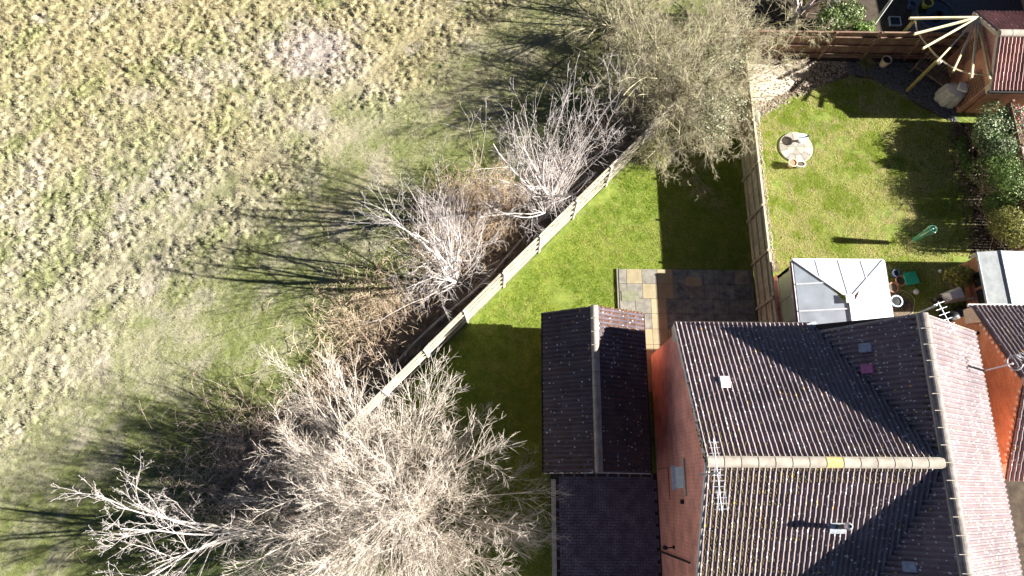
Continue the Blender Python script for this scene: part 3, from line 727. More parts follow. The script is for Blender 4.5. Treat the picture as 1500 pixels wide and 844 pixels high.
# window in the west gable
win = MB().box((XW - 0.01, 0.42, 3.35), (0.05, 0.64, 0.95)).obj('window', 'upvc', house)
for yy, h_ in ((0.27, 0.24), (0.57, 0.24)): MB().box((XW - 0.037, yy, 3.55), (0.01, h_, 0.46)).obj('pane', 'pale_blue', win)
MB().box((XW - 0.06, 0.42, 2.84), (0.18, 0.76, 0.06)).obj('sill', 'upvc', win)
MB().box((XW - 0.02, 0.42, 3.95), (0.06, 1.1, 0.22)).obj('lintel', 'cream', house)
MB().tube([(XW - .01, -.3, 3.6), (XW - .1, -.3, 3.6)], 0.07, 10).obj('wall_vent', 'gutter', house)
MB().tube([(XW - .03, .75, 0.3), (XW - .03, .75, 1.9), (XW - .03, -.25, 1.9), (XW - 0.03, -.25, 2.0)], 0.012, 5).obj('cable', 'black', house)
mb = MB(); mb.box((XW - .02, -1.72, 2.0), (.04, .1, .16)); mb.tube([(XW - .02, -1.72, 2.05), (XW - .3, -1.74, 2.12)], .02, 6); mb.lathe([(0.02, .1), (.07, .04), (.08, -.08), (.03, -.12)], (XW - .3, -1.74, 2.05), 10)
mb.obj('wall_lamp', 'black', house)
mb = MB(); mb.tube([(XW - .05, -2.0, 0), (XW - .05, -2.0, 4)], .03, 8); mb.obj('drainpipe', 'gutter', house)
# TV aerials
def aerial(p, d, L, n, label, loc_base, ew=0.3, grid=True):
    t = thing('television_aerial', label, 'aerial', loc_base)
    MB().tube([loc_base, (loc_base[0], loc_base[1], p[2] + .08)], 0.022, 8).obj('mast', 'metal', t)
    d = Vector(d).normalized(); u = d.cross(Vector((0, 0, 1))).normalized(); p = Vector(p)
    a = p - d * L * 0.5; b = p + d * L * 0.5
    MB().tube([a, b], 0.014, 6).obj('boom', 'metal', t)
    for i in range(n):
        q = a + d * L * (i + .3) / n; w_ = ew * (1 - .25 * i / n)
        MB().tube([q - u * w_ / 2, q + u * w_ / 2], 0.009, 5).obj('element', 'metal', t)
    if grid:
        for k in (-1, 1): MB().tube([a + u * ew * .3 * k + Vector((0, 0, .12)), a + d * .5 + u * ew * .3 * k + Vector((0, 0, .12))], .009, 5).obj('reflector', 'metal', t)
    MB().beam((loc_base[0] + .02, loc_base[1], loc_base[2] + .1), (XW if loc_base[0] < 7 else loc_base[0] - .1, loc_base[1], loc_base[2] + .1), .04, .04).obj('bracket', 'black', t)
    return t
aerial((5.31, 0.42, 7.75), (-.04, 1, 0), 1.75, 13, 'long grid television aerial above the west gable of the brick house', (5.33, 0.45, 6.0), 0.34)
aerial((12.15, 4.65, 7.2), (.35, -1, 0), .95, 6, 'television aerial with cross bars at the north end of the brick house roof', (11.9, 4.98, 6.1), 0.36, False)
t = thing('satellite_aerial', 'mast with white ring aerial at the right eave of the brick house', 'aerial', (14.95, 3.67, 3.9))
MB().tube([(14.95, 3.67, 3.9), (14.95, 3.67, 5.6)], 0.025, 8).obj('mast', 'metal', t)
ring = [(15.02 + .16 * math.cos(a), 3.7 + .22 * math.sin(a), 5.6 + .1 * math.cos(a)) for a in np.linspace(0.6, 6.0, 18)]
MB().tube(ring, 0.018, 6).obj('ring', 'white_paint', t)
mb = MB()
for k in range(5): mb.tube([(15.0 + k * .12, 3.9 + .05 * k, 5.6), (15.2 + k * .12, 3.75 + .06 * k, 5.65)], .011, 5)
mb.obj('element', 'white_paint', t)

# ------------------------------------------------------------ detached garage
GX0, GX1, GY0, GY1 = 1.30, 4.72, 0.56, 5.95; GZE, GZR = 2.35, 3.32; GXR = 2.93
gar = thing('garage', 'detached garage with dark tiled pitched roof beside the block driveway', 'garage', (3, 3.2, 0))
mb = MB(); e = .12
mb.poly([(GX0 + e, GY1 - .08, 0), (GX1 - e, GY1 - .08, 0), (GX1 - e, GY1 - .08, GZE), (GXR, GY1 - .08, GZR - .08), (GX0 + e, GY1 - .08, GZE)], (0, -.12, 0))
mb.box((GX0 + e + .06, (GY0 + GY1) / 2, GZE / 2), (.12, GY1 - GY0 - .42, GZE)); mb.box((GX1 - e - .06, (GY0 + GY1) / 2, GZE / 2), (.12, GY1 - GY0 - .42, GZE))
mb.poly([(GX0 + e, GY0 + .2, 2.1), (GX1 - e, GY0 + .2, 2.1), (GX1 - e, GY0 + .2, GZE), (GXR, GY0 + .2, GZR - .08), (GX0 + e, GY0 + .2, GZE)], (0, -.12, 0))
mb.obj('brick_wall', 'brick', gar)
gd = MB().box(((GX0 + GX1) / 2, GY0 + .16, 1.05), (GX1 - GX0 - .5, .05, 2.08)).obj('garage_door', 'white_paint', gar)
mb = MB()
for k in range(6): mb.box(((GX0 + GX1) / 2, GY0 + .125, .2 + k * .34), (GX1 - GX0 - .6, .02, .3))
mb.obj('door_panel', 'white_paint', gd)
mb = MB()
mb.beam((GX0, GY0 - .01, GZE - .06), (GXR, GY0 - .01, GZR - .06), .03, .14); mb.beam((GX1, GY0 - .01, GZE - .06), (GXR, GY0 - .01, GZR - .06), .03, .14)
mb.obj('barge_board', 'white_paint', gar)
mb = MB(); mb.box((GX0 - .05, (GY0 + GY1) / 2, GZE - .06), (.09, GY1 - GY0, .08)); mb.obj('gutter', 'black', gar); MB().box((GX1 + .05, (GY0 + GY1) / 2, GZE - .06), (.09, GY1 - GY0, .08)).obj('gutter', 'black', gar)
gr = MB(); gr.poly([(GX0, GY0, GZE), (GXR, GY0, GZR), (GXR, GY1, GZR), (GX0, GY1, GZE)], T); gr.poly([(GXR, GY0, GZR), (GX1, GY0, GZE), (GX1, GY1, GZE), (GXR, GY1, GZR)], T)
gr = gr.obj('roof', 'gutter', gar)
TG = tile_mesh('tile', 'tile_g'); out = dict(whole=[], cut=MB()); GW = GY1 - GY0
for (x0, U) in ((GX0, (0, -1, 0)), (GX1, (0, 1, 0))):
    S_ = (GXR - x0, 0, GZR - GZE); L_ = math.hypot(S_[0], S_[2])
    lay_tiles(TG, (x0, GY1 if x0 == GX0 else GY0, GZE), U, S_, [(0, 0), (GW, 0), (GW, L_), (0, L_)], out)
finish_tiles(TG, out, gr, 'tile_g')
ridge_run(gr, (GXR, GY1 + .01, GZR + .02), (GXR, GY0 - .01, GZR + .02), 'ridge', .13, 0.46)
fG = frameM((GX1, GY0, GZE), (0, 1, 0), (GXR - GX1, 0, GZR - GZE)); fG2 = frameM((GX0, GY1, GZE), (0, -1, 0), (GXR - GX0, 0, GZR - GZE))
def gG(r):
    u = r.uniform(0, GW) if r.random() < .5 else GW - abs(r.gauss(0, .5)); s = r.uniform(0, 1.9)
    return max(0, math.floor(u / .15) * .15 + r.uniform(0.09, 0.16)), math.floor(s / GA) * GA + (r.random() ** 2) * .25
mosr = mottled('rust_moss', (0.13, 0.06, 0.035), (0.24, 0.12, 0.07), 20, 0.95, s2=80)
moss_on('moss', fG, gG, 900, 5, gr, mosr, .015, .045); moss_on('moss', fG2, gG, 350, 6, gr, mosr, .015, .04)

# ------------------------------------------------------------ conservatory
CX0, CX1, CY0, CY1 = 10.29, 13.56, 4.93, 8.02; CZE, CZR = 2.2, 2.62; CXR = 11.93; CYR = 6.45
con = thing('conservatory', 'white conservatory with opal hipped roof on the back of the brick house', 'conservatory', (12, 6.5, 0))
mb = MB()
for (a, b) in (((CX0 + .1, CY1 - .1), (CX1 - .1, CY1 - .1)), ((CX0 + .1, CY0), (CX0 + .1, CY1 - .22)), ((CX1 - .1, CY0), (CX1 - .1, CY1 - .22))):
    mb.beam((a[0], a[1], .22), (b[0], b[1], .22), .22, .44)
mb.obj('dwarf_wall', 'brick', con)
def frame_wall(a, b, n):
    a = Vector(a); b = Vector(b); f = MB(); L = (b - a).length; t = (b - a) / n
    for zz in (.5, 1.7, CZE - .07): f.beam(a + Vector((0, 0, zz)), b + Vector((0, 0, zz)), .09, .09)
    for k in range(n + 1):
        p = a + t * k
        f.box((p.x, p.y, (.5 + CZE) / 2), (.085, .085, CZE - .5 - .1))
    fr = f.obj('wall_frame', 'upvc', con)
    for k in range(n):
        p = a + t * (k + .5)
        w_ = t.length - .09; ang = math.atan2(t.y, t.x)
        MB().box((p.x, p.y, 1.1), (w_, .025, 1.1), ang).obj('pane', 'wall_glass', fr)
        MB().box((p.x, p.y, 1.91), (w_, .025, .3), ang).obj('pane', 'wall_glass', fr)
frame_wall((CX0 + .12, CY0 + .1, 0), (CX0 + .12, CY1 - .12, 0), 3)
frame_wall((CX0 + .12, CY1 - .12, 0), (CX1 - .12, CY1 - .12, 0), 5)
frame_wall((CX1 - .12, CY0 + .1, 0), (CX1 - .12, CY1 - .12, 0), 3)
A_ = Vector((CX0, CY1, CZE)); B_ = Vector((CX1, CY1, CZE)); Cc = Vector((CX1, CY0, CZE)); D_ = Vector((CX0, CY0, CZE)); R0 = Vector((CXR, CYR, CZR)); R1 = Vector((CXR, CY0, CZR))
cr = MB(); 
for (p, q_) in ((A_, B_), (B_, Cc), (D_, A_)): cr.beam(p + Vector((0, 0, -.03)), q_ + Vector((0, 0, -.03)), .11, .1)
cr = cr.obj('roof', 'upvc', con)
def lerpv(a, b, t): return a + (b - a) * t
def pane(pts, z=.015): MB().poly([Vector(p) + Vector((0, 0, z)) for p in pts], (0, 0, .02)).obj('roof_panel', 'polycarb', cr)
bars = []
# north slope, four panels
pn = [lerpv(A_, B_, k / 4) for k in range(5)]
top = [A_, lerpv(A_, R0, .52), R0, lerpv(B_, R0, .46), B_]
# bars meet the hips; the middle ones run to the ridge end
def hip_pt(base, hip_a):   # where a bar from the eave going straight up-slope meets the hip
    t = abs(base.x - hip_a.x) / abs(R0.x - hip_a.x); return lerpv(hip_a, R0, min(1, t))
h1, h2, h3 = hip_pt(pn[1], A_), (hip_pt(pn[2], B_) if pn[2].x > CXR else hip_pt(pn[2], A_)), hip_pt(pn[3], B_)
pane([pn[0], pn[1], h1][::-1]); pane([pn[1], pn[2], h2, R0, h1][::-1]); pane([pn[2], pn[3], h3, h2][::-1]); pane([pn[3], pn[4], h3][::-1])
bars += [(pn[1], h1), (pn[2], h2), (pn[3], h3)]
# west and east slopes
for (E0, E1, S_) in ((A_, D_, 0), (B_, Cc, 1)):
    b1 = lerpv(E0, E1, .30); b2 = lerpv(E0, E1, .62)
    def hipw(b):
        t = abs(b.y - E0.y) / abs(R0.y - E0.y)
        return lerpv(E0, R0, t) if t < 1 else Vector((CXR, b.y, CZR))
    m1, m2 = hipw(b1), hipw(b2)
    pane([E0, b1, m1] if not S_ else [E0, m1, b1]); 
    pts = [b1, b2, m2, R0, m1] if m2.x == CXR else [b1, b2, m2, m1]
    pane(pts if not S_ else pts[::-1]); pane([b2, E1, R1, m2] if not S_ else [b2, m2, R1, E1])
    bars += [(b1, m1), (b2, m2)]
for a, b in bars: MB().beam(a + Vector((0, 0, .035)), b + Vector((0, 0, .035)), .05, .03).obj('glazing_bar', 'upvc', cr)
for a, b in ((A_, R0), (B_, R0), (R0, R1)): MB().beam(a + Vector((0, 0, .04)), b + Vector((0, 0, .04)), .1 if a is R0 else .06, .035).obj('ridge_bar', 'upvc', cr)
MB().box((CXR, CYR, CZR + .05), (.3, .3, .06)).obj('ridge_cap', 'upvc', cr)
MB().beam(D_ + Vector((0, .02, .03)), R1 + Vector((0, .02, .03)), .09, .06).obj('glazing_bar', 'upvc', cr)
mb = MB(); mb.box((CX0 - .06, (CY0 + CY1) / 2, CZE - .05), (.05, CY1 - CY0 - .1, .1)); MB().box((CX1 + .08, (CY0 + CY1) / 2, CZE - .05), (.045, CY1 - CY0 - .1, .08)).obj('gutter', 'gutter', con)
mb.obj('gutter', mottled('brown_gutter_trim', (.16, .05, .04), (.22, .08, .06), 5, .5, b=0), con)

# ------------------------------------------------------------ fences
def board_fence(name, label, a, b, n_panels, hgt_, face, mboard, mpost, mrail, nb=16, cap=True, hidden_back=False):
    "closeboard fence: each post, rail and board a piece; face = +1/-1 side of the rails (left of a->b is +1)"
    a = Vector((a[0], a[1], 0)); b = Vector((b[0], b[1], 0)); t = (b - a).normalized(); nrm = Vector((-t.y, t.x, 0)) * face
    f = thing(name, label, 'fence', tuple(a)); L = (b - a).length; pl = L / n_panels; ang = math.atan2(t.y, t.x)
    pm = MB().box((0, 0, (hgt_ + .06) / 2), (.1, .1, hgt_ + .06)).mesh('post', mpost)
    bw_ = (pl - .1) / nb; bmesh_ = MB()
    bmesh_.add([(-bw_ * .55, .0, 0), (bw_ * .5, .004, 0), (bw_ * .5, .020, 0), (-bw_ * .55, .010, 0), (-bw_ * .55, .0, hgt_ - .08), (bw_ * .5, .004, hgt_ - .08), (bw_ * .5, .020, hgt_ - .08), (-bw_ * .55, .010, hgt_ - .08)],
               [(3, 2, 1, 0), (4, 5, 6, 7), (0, 1, 5, 4), (1, 2, 6, 5), (2, 3, 7, 6), (3, 0, 4, 7)])
    bme = bmesh_.mesh('board', mboard)
    rm_ = MB().box((0, 0, 0), (pl - .1, .06, .04)).mesh('rail', mrail)
    cm = MB().box((0, 0, 0), (pl - .08, .07, .03)).mesh('capping', mrail)
    gm = MB().box((0, 0, 0), (pl - .1, .03, .15)).mesh('gravel_board', mboard)
    r = random.Random(int(L * 100)); Rz = Matrix.Rotation(ang, 4, 'Z')
    for i in range(n_panels + 1):
        M = Matrix.Translation(a + t * pl * i) @ Matrix.Rotation(r.uniform(-.012, .012), 4, 'Y') @ Rz; inst('post', pm, f, M)
    for i in range(n_panels):
        c = a + t * (pl * (i + .5)); tilt = Matrix.Rotation(r.uniform(-.006, .006), 4, 'Y')
        for zz in (.35, .9, hgt_ - .28): inst('rail', rm_, f, Matrix.Translation(c + nrm * .0 + Vector((0, 0, zz))) @ tilt @ Rz)
        inst('capping', cm, f, Matrix.Translation(c - nrm * .045 + Vector((0, 0, hgt_ + .005))) @ Rz)
        inst('gravel_board', gm, f, Matrix.Translation(c - nrm * .045 + Vector((0, 0, .08))) @ Rz)
        for k in range(nb):
            p = a + t * (pl * i + .05 + bw_ * (k + .5)) - nrm * .055
            inst('board', bme, f, Matrix.Translation(p + Vector((0, 0, .06 + r.uniform(-.006, .006)))) @ Matrix.Rotation(r.uniform(-.008, .008), 4, 'Y') @ Rz)
    return f
board_fence('garden_fence', 'long pale weathered closeboard fence running diagonally between the field and the lawn', FA, FB, 11, 1.68, -1, 'fence', 'post', 'fence', 16)
board_fence('garden_fence', 'short pale fence run turning off under the big bare tree', FC, (FA[0] + .25, FA[1] - .22), 2, 1.6, 1, 'fence', 'post', 'fence', 16)
board_fence('garden_fence', 'grey green fence between the two back lawns, dark in its own shade', (9.66, 4.95), (9.57, 17.55), 7, 1.72, 1, 'fence_grey', 'fence_grey', 'rail', 16)
board_fence('garden_fence', 'dark brown closeboard fence behind the timber pergola', (9.7, 18.02), (19.0, 18.02), 5, 1.72, -1, 'fence_red', 'fence_red', 'fence_red', 17)
# open pale fence along the right hand border: light slips between its pales
f = thing('pale_fence', 'slatted timber fence half hidden behind the shrubs of the right border', 'fence', (19.95, 9.1, 0))
me_p = MB().box((0, 0, .87), (.02, .105, 1.7)).mesh('board', 'fence_red'); me_q = MB().box((0, 0, .9), (.09, .09, 1.8)).mesh('post', 'fence_red'); me_r = MB().box((0, 0, 0), (.04, 1.9, .08)).mesh('rail', 'fence_red')
y = 9.15; i = 0
while y < 14.9:
    inst('board', me_p, f, Matrix.Translation((19.95, y, 0))); y += .118 if i % 9 else .15; i += 1
for k in range(4):
    inst('post', me_q, f, Matrix.Translation((20.01, 9.15 + k * 1.92, 0)))
    if k < 3:
        for zz in (.3, .9): inst('rail', me_r, f, Matrix.Translation((19.985, 10.11 + k * 1.92, zz)))
# low old rail beyond the diagonal fence
f = thing('low_rail', 'old mossy timber rail running close behind the diagonal fence', 'rail', (0, 8.4, 0))
pts = []; r = random.Random(4)
for k in range(9):
    s = k * 1.35 + 2.6; p = FA + FD * s + FN * (0.62 + .1 * math.sin(k * 1.3)); pts.append((p[0], p[1], .75 + r.uniform(-.12, .12)))
MB().tube(pts, [.05] * 9, 6).obj('rail', 'bark_tan', f)
for k in (0, 2, 4, 6, 8): MB().tube([(pts[k][0], pts[k][1], -.1), (pts[k][0] + .02, pts[k][1], .82)], .05, 6).obj('post', 'bark_tan', f)

# ------------------------------------------------------------ neighbour's house (right edge)
NX, NXV = 16.0, 15.92; NYE, NYR, NYS = 6.12, 3.3, 0.42; NZE, NZR = 3.0, 4.62
nb = thing('detached_house', 'neighbouring house with orange brick gable and tiled roof at the right edge', 'house', (20, 3, 0))
nz = lambda y: NZE + (NYE - NYR - abs(y - NYR)) * (NZR - NZE) / (NYE - NYR)
mb = MB(); mb.poly([(NX, NYE - .2, 0), (NX, NYE - .2, nz(NYE - .2) - .06), (NX, NYR, NZR - .06), (NX, NYS + .2, nz(NYS + .2) - .06), (NX, NYS + .2, 0)], (.3, 0, 0))
mb.box((20.8, NYE - .35, 1.45), (9.0, .28, 2.9)); mb.box((20.8, NYS + .35, 1.45), (9.0, .28, 2.9)); mb.box((25.4, NYR, 1.45), (.28, 5.2, 2.9))
mb.obj('brick_wall', 'brick_orange', nb)
MB().poly([(NXV, NYE, NZE - .5), (NXV, NYE, NZE - .06), (NXV, NYE - .62, NZE + .28), (NXV, NYE - .5, NZE - .5)], (.06, 0, 0)).obj('box_end', 'cream', nb)
MB().poly([(NXV, NYS, NZE - .45), (NXV, NYS, NZE - .06), (NXV, NYS + .5, NZE + .2), (NXV, NYS + .4, NZE - .45)], (.06, 0, 0)).obj('box_end', 'cream', nb)
mb = MB()   # dentil course under the verge
for sgn in (-1, 1):
    for k in range(15):
        yy = NYR + sgn * (.25 + k * .17); mb.box((NX - .03, yy, nz(yy) - .17 - (.04 if k % 2 else 0)), (.06, .085, .12))
stuff(mb.obj('dentil_course', 'cream', nb))
mb = MB().tube([(NX - .02, 5.2, 2.95), (NX - .1, 5.2, 2.95)], .06, 8); mb.obj('wall_vent', 'black', nb)
rf = MB(); rf.poly([(NXV, NYE, NZE), (25.8, NYE, NZE), (25.8, NYR, NZR), (NXV, NYR, NZR)], T); rf.poly([(NXV, NYR, NZR), (25.8, NYR, NZR), (25.8, NYS, NZE), (NXV, NYS, NZE)], T)
rf = rf.obj('roof', 'gutter', nb); out = dict(whole=[], cut=MB()); L_ = math.hypot(NYE - NYR, NZR - NZE)
lay_tiles(TM, (NXV + 3.6, NYE, NZE), (-1, 0, 0), (0, NYR - NYE, NZR - NZE), [(0, 0), (3.6, 0), (3.6, L_), (0, L_)], out)
L2 = math.hypot(NYR - NYS, NZR - NZE)
lay_tiles(TM, (NXV, NYS, NZE), (1, 0, 0), (0, NYR - NYS, NZR - NZE), [(0, 0), (3.6, 0), (3.6, L2), (0, L2)], out)
finish_tiles(TM, out, rf, 'tile')
ridge_run(rf, (NXV - .02, NYR, NZR + .03), (NXV + 3.6, NYR, NZR + .03), 'ridge', .14)
MB().box((NXV + 1.8, NYE + .05, NZE - .07), (3.8, .1, .09)).obj('gutter', 'white_paint', nb)
# ------------------------------------------------------------ brick shed with felt roof
SX0, SY0, SY1 = 17.64, 6.62, 8.68
sh = thing('brick_shed', 'low brick outbuilding with grey felt roof between lawn and neighbouring house', 'shed', (18.8, 7.6, 0))
mb = MB(); mb.box((17.93, (SY0 + SY1) / 2, .68), (.14, SY1 - SY0 - .1, 1.36)); mb.box((20.0, SY1 - .12, .68), (4.0, .14, 1.36)); mb.box((20.0, SY0 + .12, .68), (4.0, .14, 1.36))
mb.obj('brick_wall', 'brick_old', sh)
for y0 in (7.1, 7.75): 
    wn = MB().box((17.845, y0, .98), (.04, .56, .62)).obj('window', 'gutter', sh); MB().box((17.82, y0, .98), (.02, .48, .54)).obj('pane', 'dark_glass', wn)
MB().box((17.82, 8.4, 1.12), (.06, .1, .12)).obj('wall_lamp', 'black', sh)
rf = MB(); zr = 1.56; xr = 18.42
rf.poly([(SX0, SY0, 1.4), (xr, SY0, zr), (xr, SY1, zr), (SX0, SY1, 1.4)], (0, 0, -.07)); rf.poly([(xr, SY0, zr), (22, SY0, 1.3), (22, SY1, 1.3), (xr, SY1, zr)], (0, 0, -.07))
rf = rf.obj('roof', 'felt', sh)
MB().beam((xr, SY0, zr + .012), (xr, SY1, zr + .012), .05, .03).obj('ridge_trim', 'lead', rf); MB().box((SX0 - .015, (SY0 + SY1) / 2, 1.38), (.03, SY1 - SY0, .1)).obj('fascia', 'lead', rf)

# ------------------------------------------------------------ brick garage top right
QX, QY0, QY1 = 18.88, 15.12, 18.72; QZE, QZR = 2.2, 3.15; QYR = 16.98
q = thing('garage', 'red brick garage with pink tiled roof beside the fan pergola', 'garage', (21, 16.8, 0))
qz = lambda y: QZE + (1 - abs(y - QYR) / (QYR - QY0 if y < QYR else QY1 - QYR)) * (QZR - QZE)
mb = MB(); mb.poly([(QX + .08, QY0 + .3, 0), (QX + .08, QY0 + .3, QZE), (QX + .08, QYR, QZR - .1), (QX + .08, QY1 - .2, QZE), (QX + .08, QY1 - .2, 0)], (.2, 0, 0))
mb.box((22.1, QY0 + .4, QZE / 2), (5.6, .2, QZE)); mb.box((22.1, QY1 - .3, QZE / 2), (5.6, .2, QZE)); mb.obj('brick_wall', 'brick_old', q)
mb = MB(); mb.beam((QX, QY0, QZE - .07), (QX, QYR, QZR - .07), .05, .16); mb.beam((QX, QY1, QZE - .07), (QX, QYR, QZR - .07), .05, .16); mb.obj('barge_board', 'cream', q)
MB().box((QX + .06, QY0 + .13, QZE - .12), (.2, .3, .3)).obj('box_end', 'cream', q)
rf = MB(); rf.poly([(QX, QY1, QZE), (25, QY1, QZE), (25, QYR, QZR), (QX, QYR, QZR)], T); rf.poly([(QX, QYR, QZR), (25, QYR, QZR), (25, QY0, QZE), (QX, QY0, QZE)], T)
rf = rf.obj('roof', 'gutter', q); TR = tile_mesh('tile', 'tile_r'); out = dict(whole=[], cut=MB())
La, Lb = math.hypot(QY1 - QYR, QZR - QZE), math.hypot(QYR - QY0, QZR - QZE)
lay_tiles(TR, (QX + 4.2, QY1, QZE), (-1, 0, 0), (0, QYR - QY1, QZR - QZE), [(0, 0), (4.2, 0), (4.2, La), (0, La)], out)
lay_tiles(TR, (QX, QY0, QZE), (1, 0, 0), (0, QYR - QY0, QZR - QZE), [(0, 0), (4.2, 0), (4.2, Lb), (0, Lb)], out)
finish_tiles(TR, out, rf, 'tile_r'); ridge_run(rf, (QX - .02, QYR, QZR + .02), (QX + 4.2, QYR, QZR + .02), 'ridge', .15)
MB().box((QX + 2, QY0 - .06, QZE - .06), (4.2, .09, .08)).obj('gutter', 'black', q)
def trellis(y0, y1, z0, z1, x, lab):
    t = thing('trellis', lab, 'trellis', (x, (y0 + y1) / 2, z0))
    n = int((y1 - y0) / .14) + 1; m = int((z1 - z0) / .14) + 1
    for k in range(n): MB().box((x, y0 + k * .14, (z0 + z1) / 2), (.02, .022, z1 - z0)).obj('slat', 'bench', t)
    for k in range(m): MB().box((x - .02, (y0 + y1) / 2, z0 + k * .14), (.02, y1 - y0, .022)).obj('slat', 'bench', t)
trellis(15.5, 16.3, .3, 1.9, QX + .03, 'dark timber trellis on the brick garage wall by the covered barbecue')
trellis(17.1, 17.8, 1.0, 2.4, QX + .03, 'dark timber trellis high on the brick garage wall behind the pergola rafters')

# ------------------------------------------------------------ fan pergola
PZ = 2.32; ap = Vector((18.84, 18.32, PZ))
pg = thing('pergola', 'fan shaped timber pergola of radiating rafters against the brick garage', 'pergola', (17.5, 17.3, 0))
ends = [(1332, 27), (1339, 50), (1352, 71), (1372, 91), (1396, 105), (1423, 115), (1450, 117)]
for (px, py) in ends:
    e_ = at(px, py, PZ + .06); MB().beam(ap + Vector((0, 0, .06)), e_, .06, .1).obj('rafter', 'pergola', pg)
arc = [at(px, py, PZ - .06) for px, py in ((1340, 29), (1344, 46), (1357, 65), (1375, 85), (1396, 99), (1421, 108), (1448, 110))]
sm = []
for i in range(len(arc) - 1):
    for k in range(4):
        t_ = k / 4; p0 = arc[max(i - 1, 0)]; p1 = arc[i]; p2 = arc[i + 1]; p3 = arc[min(i + 2, len(arc) - 1)]
        sm.append(0.5 * ((2 * p1) + (p2 - p0) * t_ + (2 * p0 - 5 * p1 + 4 * p2 - p3) * t_ ** 2 + (3 * p1 - p0 - 3 * p2 + p3) * t_ ** 3))
sm.append(arc[-1]); MB().tube(sm, .035, 4).obj('curved_beam', 'pergola', pg)
for (px, py) in ((1338, 31), (1374, 88)):
    p = at(px, py, PZ - .1); MB().beam((p.x, p.y, 0), (p.x, p.y, PZ - .1), .1, .1, Vector((1, 0, 0))).obj('post', 'pergola_post', pg)
p = at(1376, 92, 2.2); tag(MB().lathe([(0, .12), (.05, .1), (.06, 0), (.03, -.08), (0, -.09)], tuple(p), 10).obj('hanging_lamp', 'white_paint'), 'small white lantern hanging from the pergola arc', 'lantern')

# bench under the pergola
bn = thing('garden_bench', 'dark slatted wooden bench under the fan pergola', 'bench', (18.0, 17.1, 0), rz=rad(-42))
def bl(mb, name, m='bench'): return mb.obj(name, m, bn, loc=(0, 0, 0))
for k in range(11): bl(MB().box((-.65 + k * .13, 0, .45), (.085, .5, .025)), 'seat_slat')
for k in range(11): bl(MB().box((-.65 + k * .13, .28, .72), (.05, .025, .42)), 'back_slat')
bl(MB().box((0, .28, .95), (1.5, .05, .07)), 'back_rail'); bl(MB().box((0, -.27, .43), (1.5, .05, .06)), 'front_rail')
for sx in (-.72, .72):
    for sy in (-.26, .28): bl(MB().box((sx, sy, .32 if sy < 0 else .48), (.06, .06, .64 if sy < 0 else .96)), 'leg')
    bl(MB().box((sx, 0, .65), (.07, .58, .04)), 'armrest')
# covered barbecue
bq = thing('covered_barbecue', 'pale grey covered barbecue with a square lid beside the brick garage', 'barbecue', (18.55, 16.0, 0), rz=rad(-35))
r = random.Random(3); mb = MB(); k = 22
prof = [(.42, 0), (.44, .35), (.40, .7), (.37, .82), (.2, .88), (0, .9)]
vs = []; fs = []
for (rr_, z_) in prof:
    for j in range(k):
        a = 2 * PI * j / k; wv = 1 + .09 * math.sin(a * 7) * (1 if z_ < .8 else .3) + r.uniform(-.03, .03); vs.append((rr_ * 1.1 * math.cos(a) * wv, rr_ * .8 * math.sin(a) * wv, z_))
for i in range(len(prof) - 1):
    for j in range(k): fs.append((i * k + j, i * k + (j + 1) % k, (i + 1) * k + (j + 1) % k, (i + 1) * k + j))
mb.add(vs, fs).obj('cover', 'cushion', bq, loc=(0, 0, 0))
MB().box((.14, .14, .95), (.36, .36, .1), .2).obj('lid', 'white_paint', bq, loc=(0, 0, 0))

# ------------------------------------------------------------ pots and garden things
def pot(px, py, r0, h, m, label, z=0.0, soil='dark_soil', cat='pot', sy=1.0, plant=None, group=None):
    p = at(px, py, z + h); t = thing('plant_pot', label, cat, (p.x, p.y, z), group)
    MB().lathe([(r0 * .7, 0), (r0, h * .85), (r0 * 1.08, h * .85), (r0 * 1.08, h), (r0 * .88, h), (r0 * .84, h * .86), (0.001, h * .84)], (0, 0, 0), 20, 1, sy).obj('pot', m, t, smooth=False, loc=(0, 0, 0))
    MB().lathe([(r0 * .85, h * .87), (0.001, h * .9)], (0, 0, 0), 16, 1, sy).obj('compost', soil, t, loc=(0, 0, 0))
    return t, p
pot(1300, 87, .2, .42, 'pot_pale', 'pale terracotta pot at the foot of the dark brown fence', soil='black')
pot(1320, 411, .2, .2, 'terracotta', 'pinkish round pot touching the green crate')
pot(1309, 421, .2, .14, 'terracotta', 'orange brown shallow pot nearest the conservatory wall', soil='soil')
pot(1314, 441, .22, .26, 'pale_blue', 'pale blue round pot below the other pots by the conservatory', soil='black')
pot(1313, 400, .14, .22, 'blue_pl', 'small dark blue pot behind the pinkish pot', soil='black')
pot(1360, 3, .22, .3, 'yellow_gl', 'yellow green glazed pot at the top edge')
pot(1338, 5, .17, .3, 'blue_pl', 'small blue grey pot left of the yellow glazed pot', soil='black')
# green crate
t = thing('crate', 'open green plastic crate beside the round pots', 'crate', (15.68, 7.98, 0), rz=.2)
for (c_, s_) in (((0, .2, .13), (.44, .02, .26)), ((0, -.2, .13), (.44, .02, .26)), ((.21, 0, .13), (.02, .4, .26)), ((-.21, 0, .13), (.02, .4, .26))): MB().box(c_, s_).obj('side', 'green_pl', t, loc=(0, 0, 0))
MB().box((0, 0, .02), (.42, .4, .02)).obj('base', 'green_pl', t, loc=(0, 0, 0)); MB().box((0, 0, .27), (.5, .5, .015)).obj('lid', 'green_pl', t, loc=(0, 0, .02))
tag(MB().lathe([(0, .12), (.06, .11), (.11, .07), (.11, .02), (.09, 0)], (15.93, 7.5, 0), 14).obj('garden_ball', 'white_paint', smooth=True), 'small white ball lying on the shaded grass right of the pots', 'ball')
hose = [(15.35 + .45 * math.cos(a) + .03 * math.sin(5 * a), 7.05 + .5 * math.sin(a), .03 + .01 * a) for a in np.linspace(-1.2, 2.2, 24)]
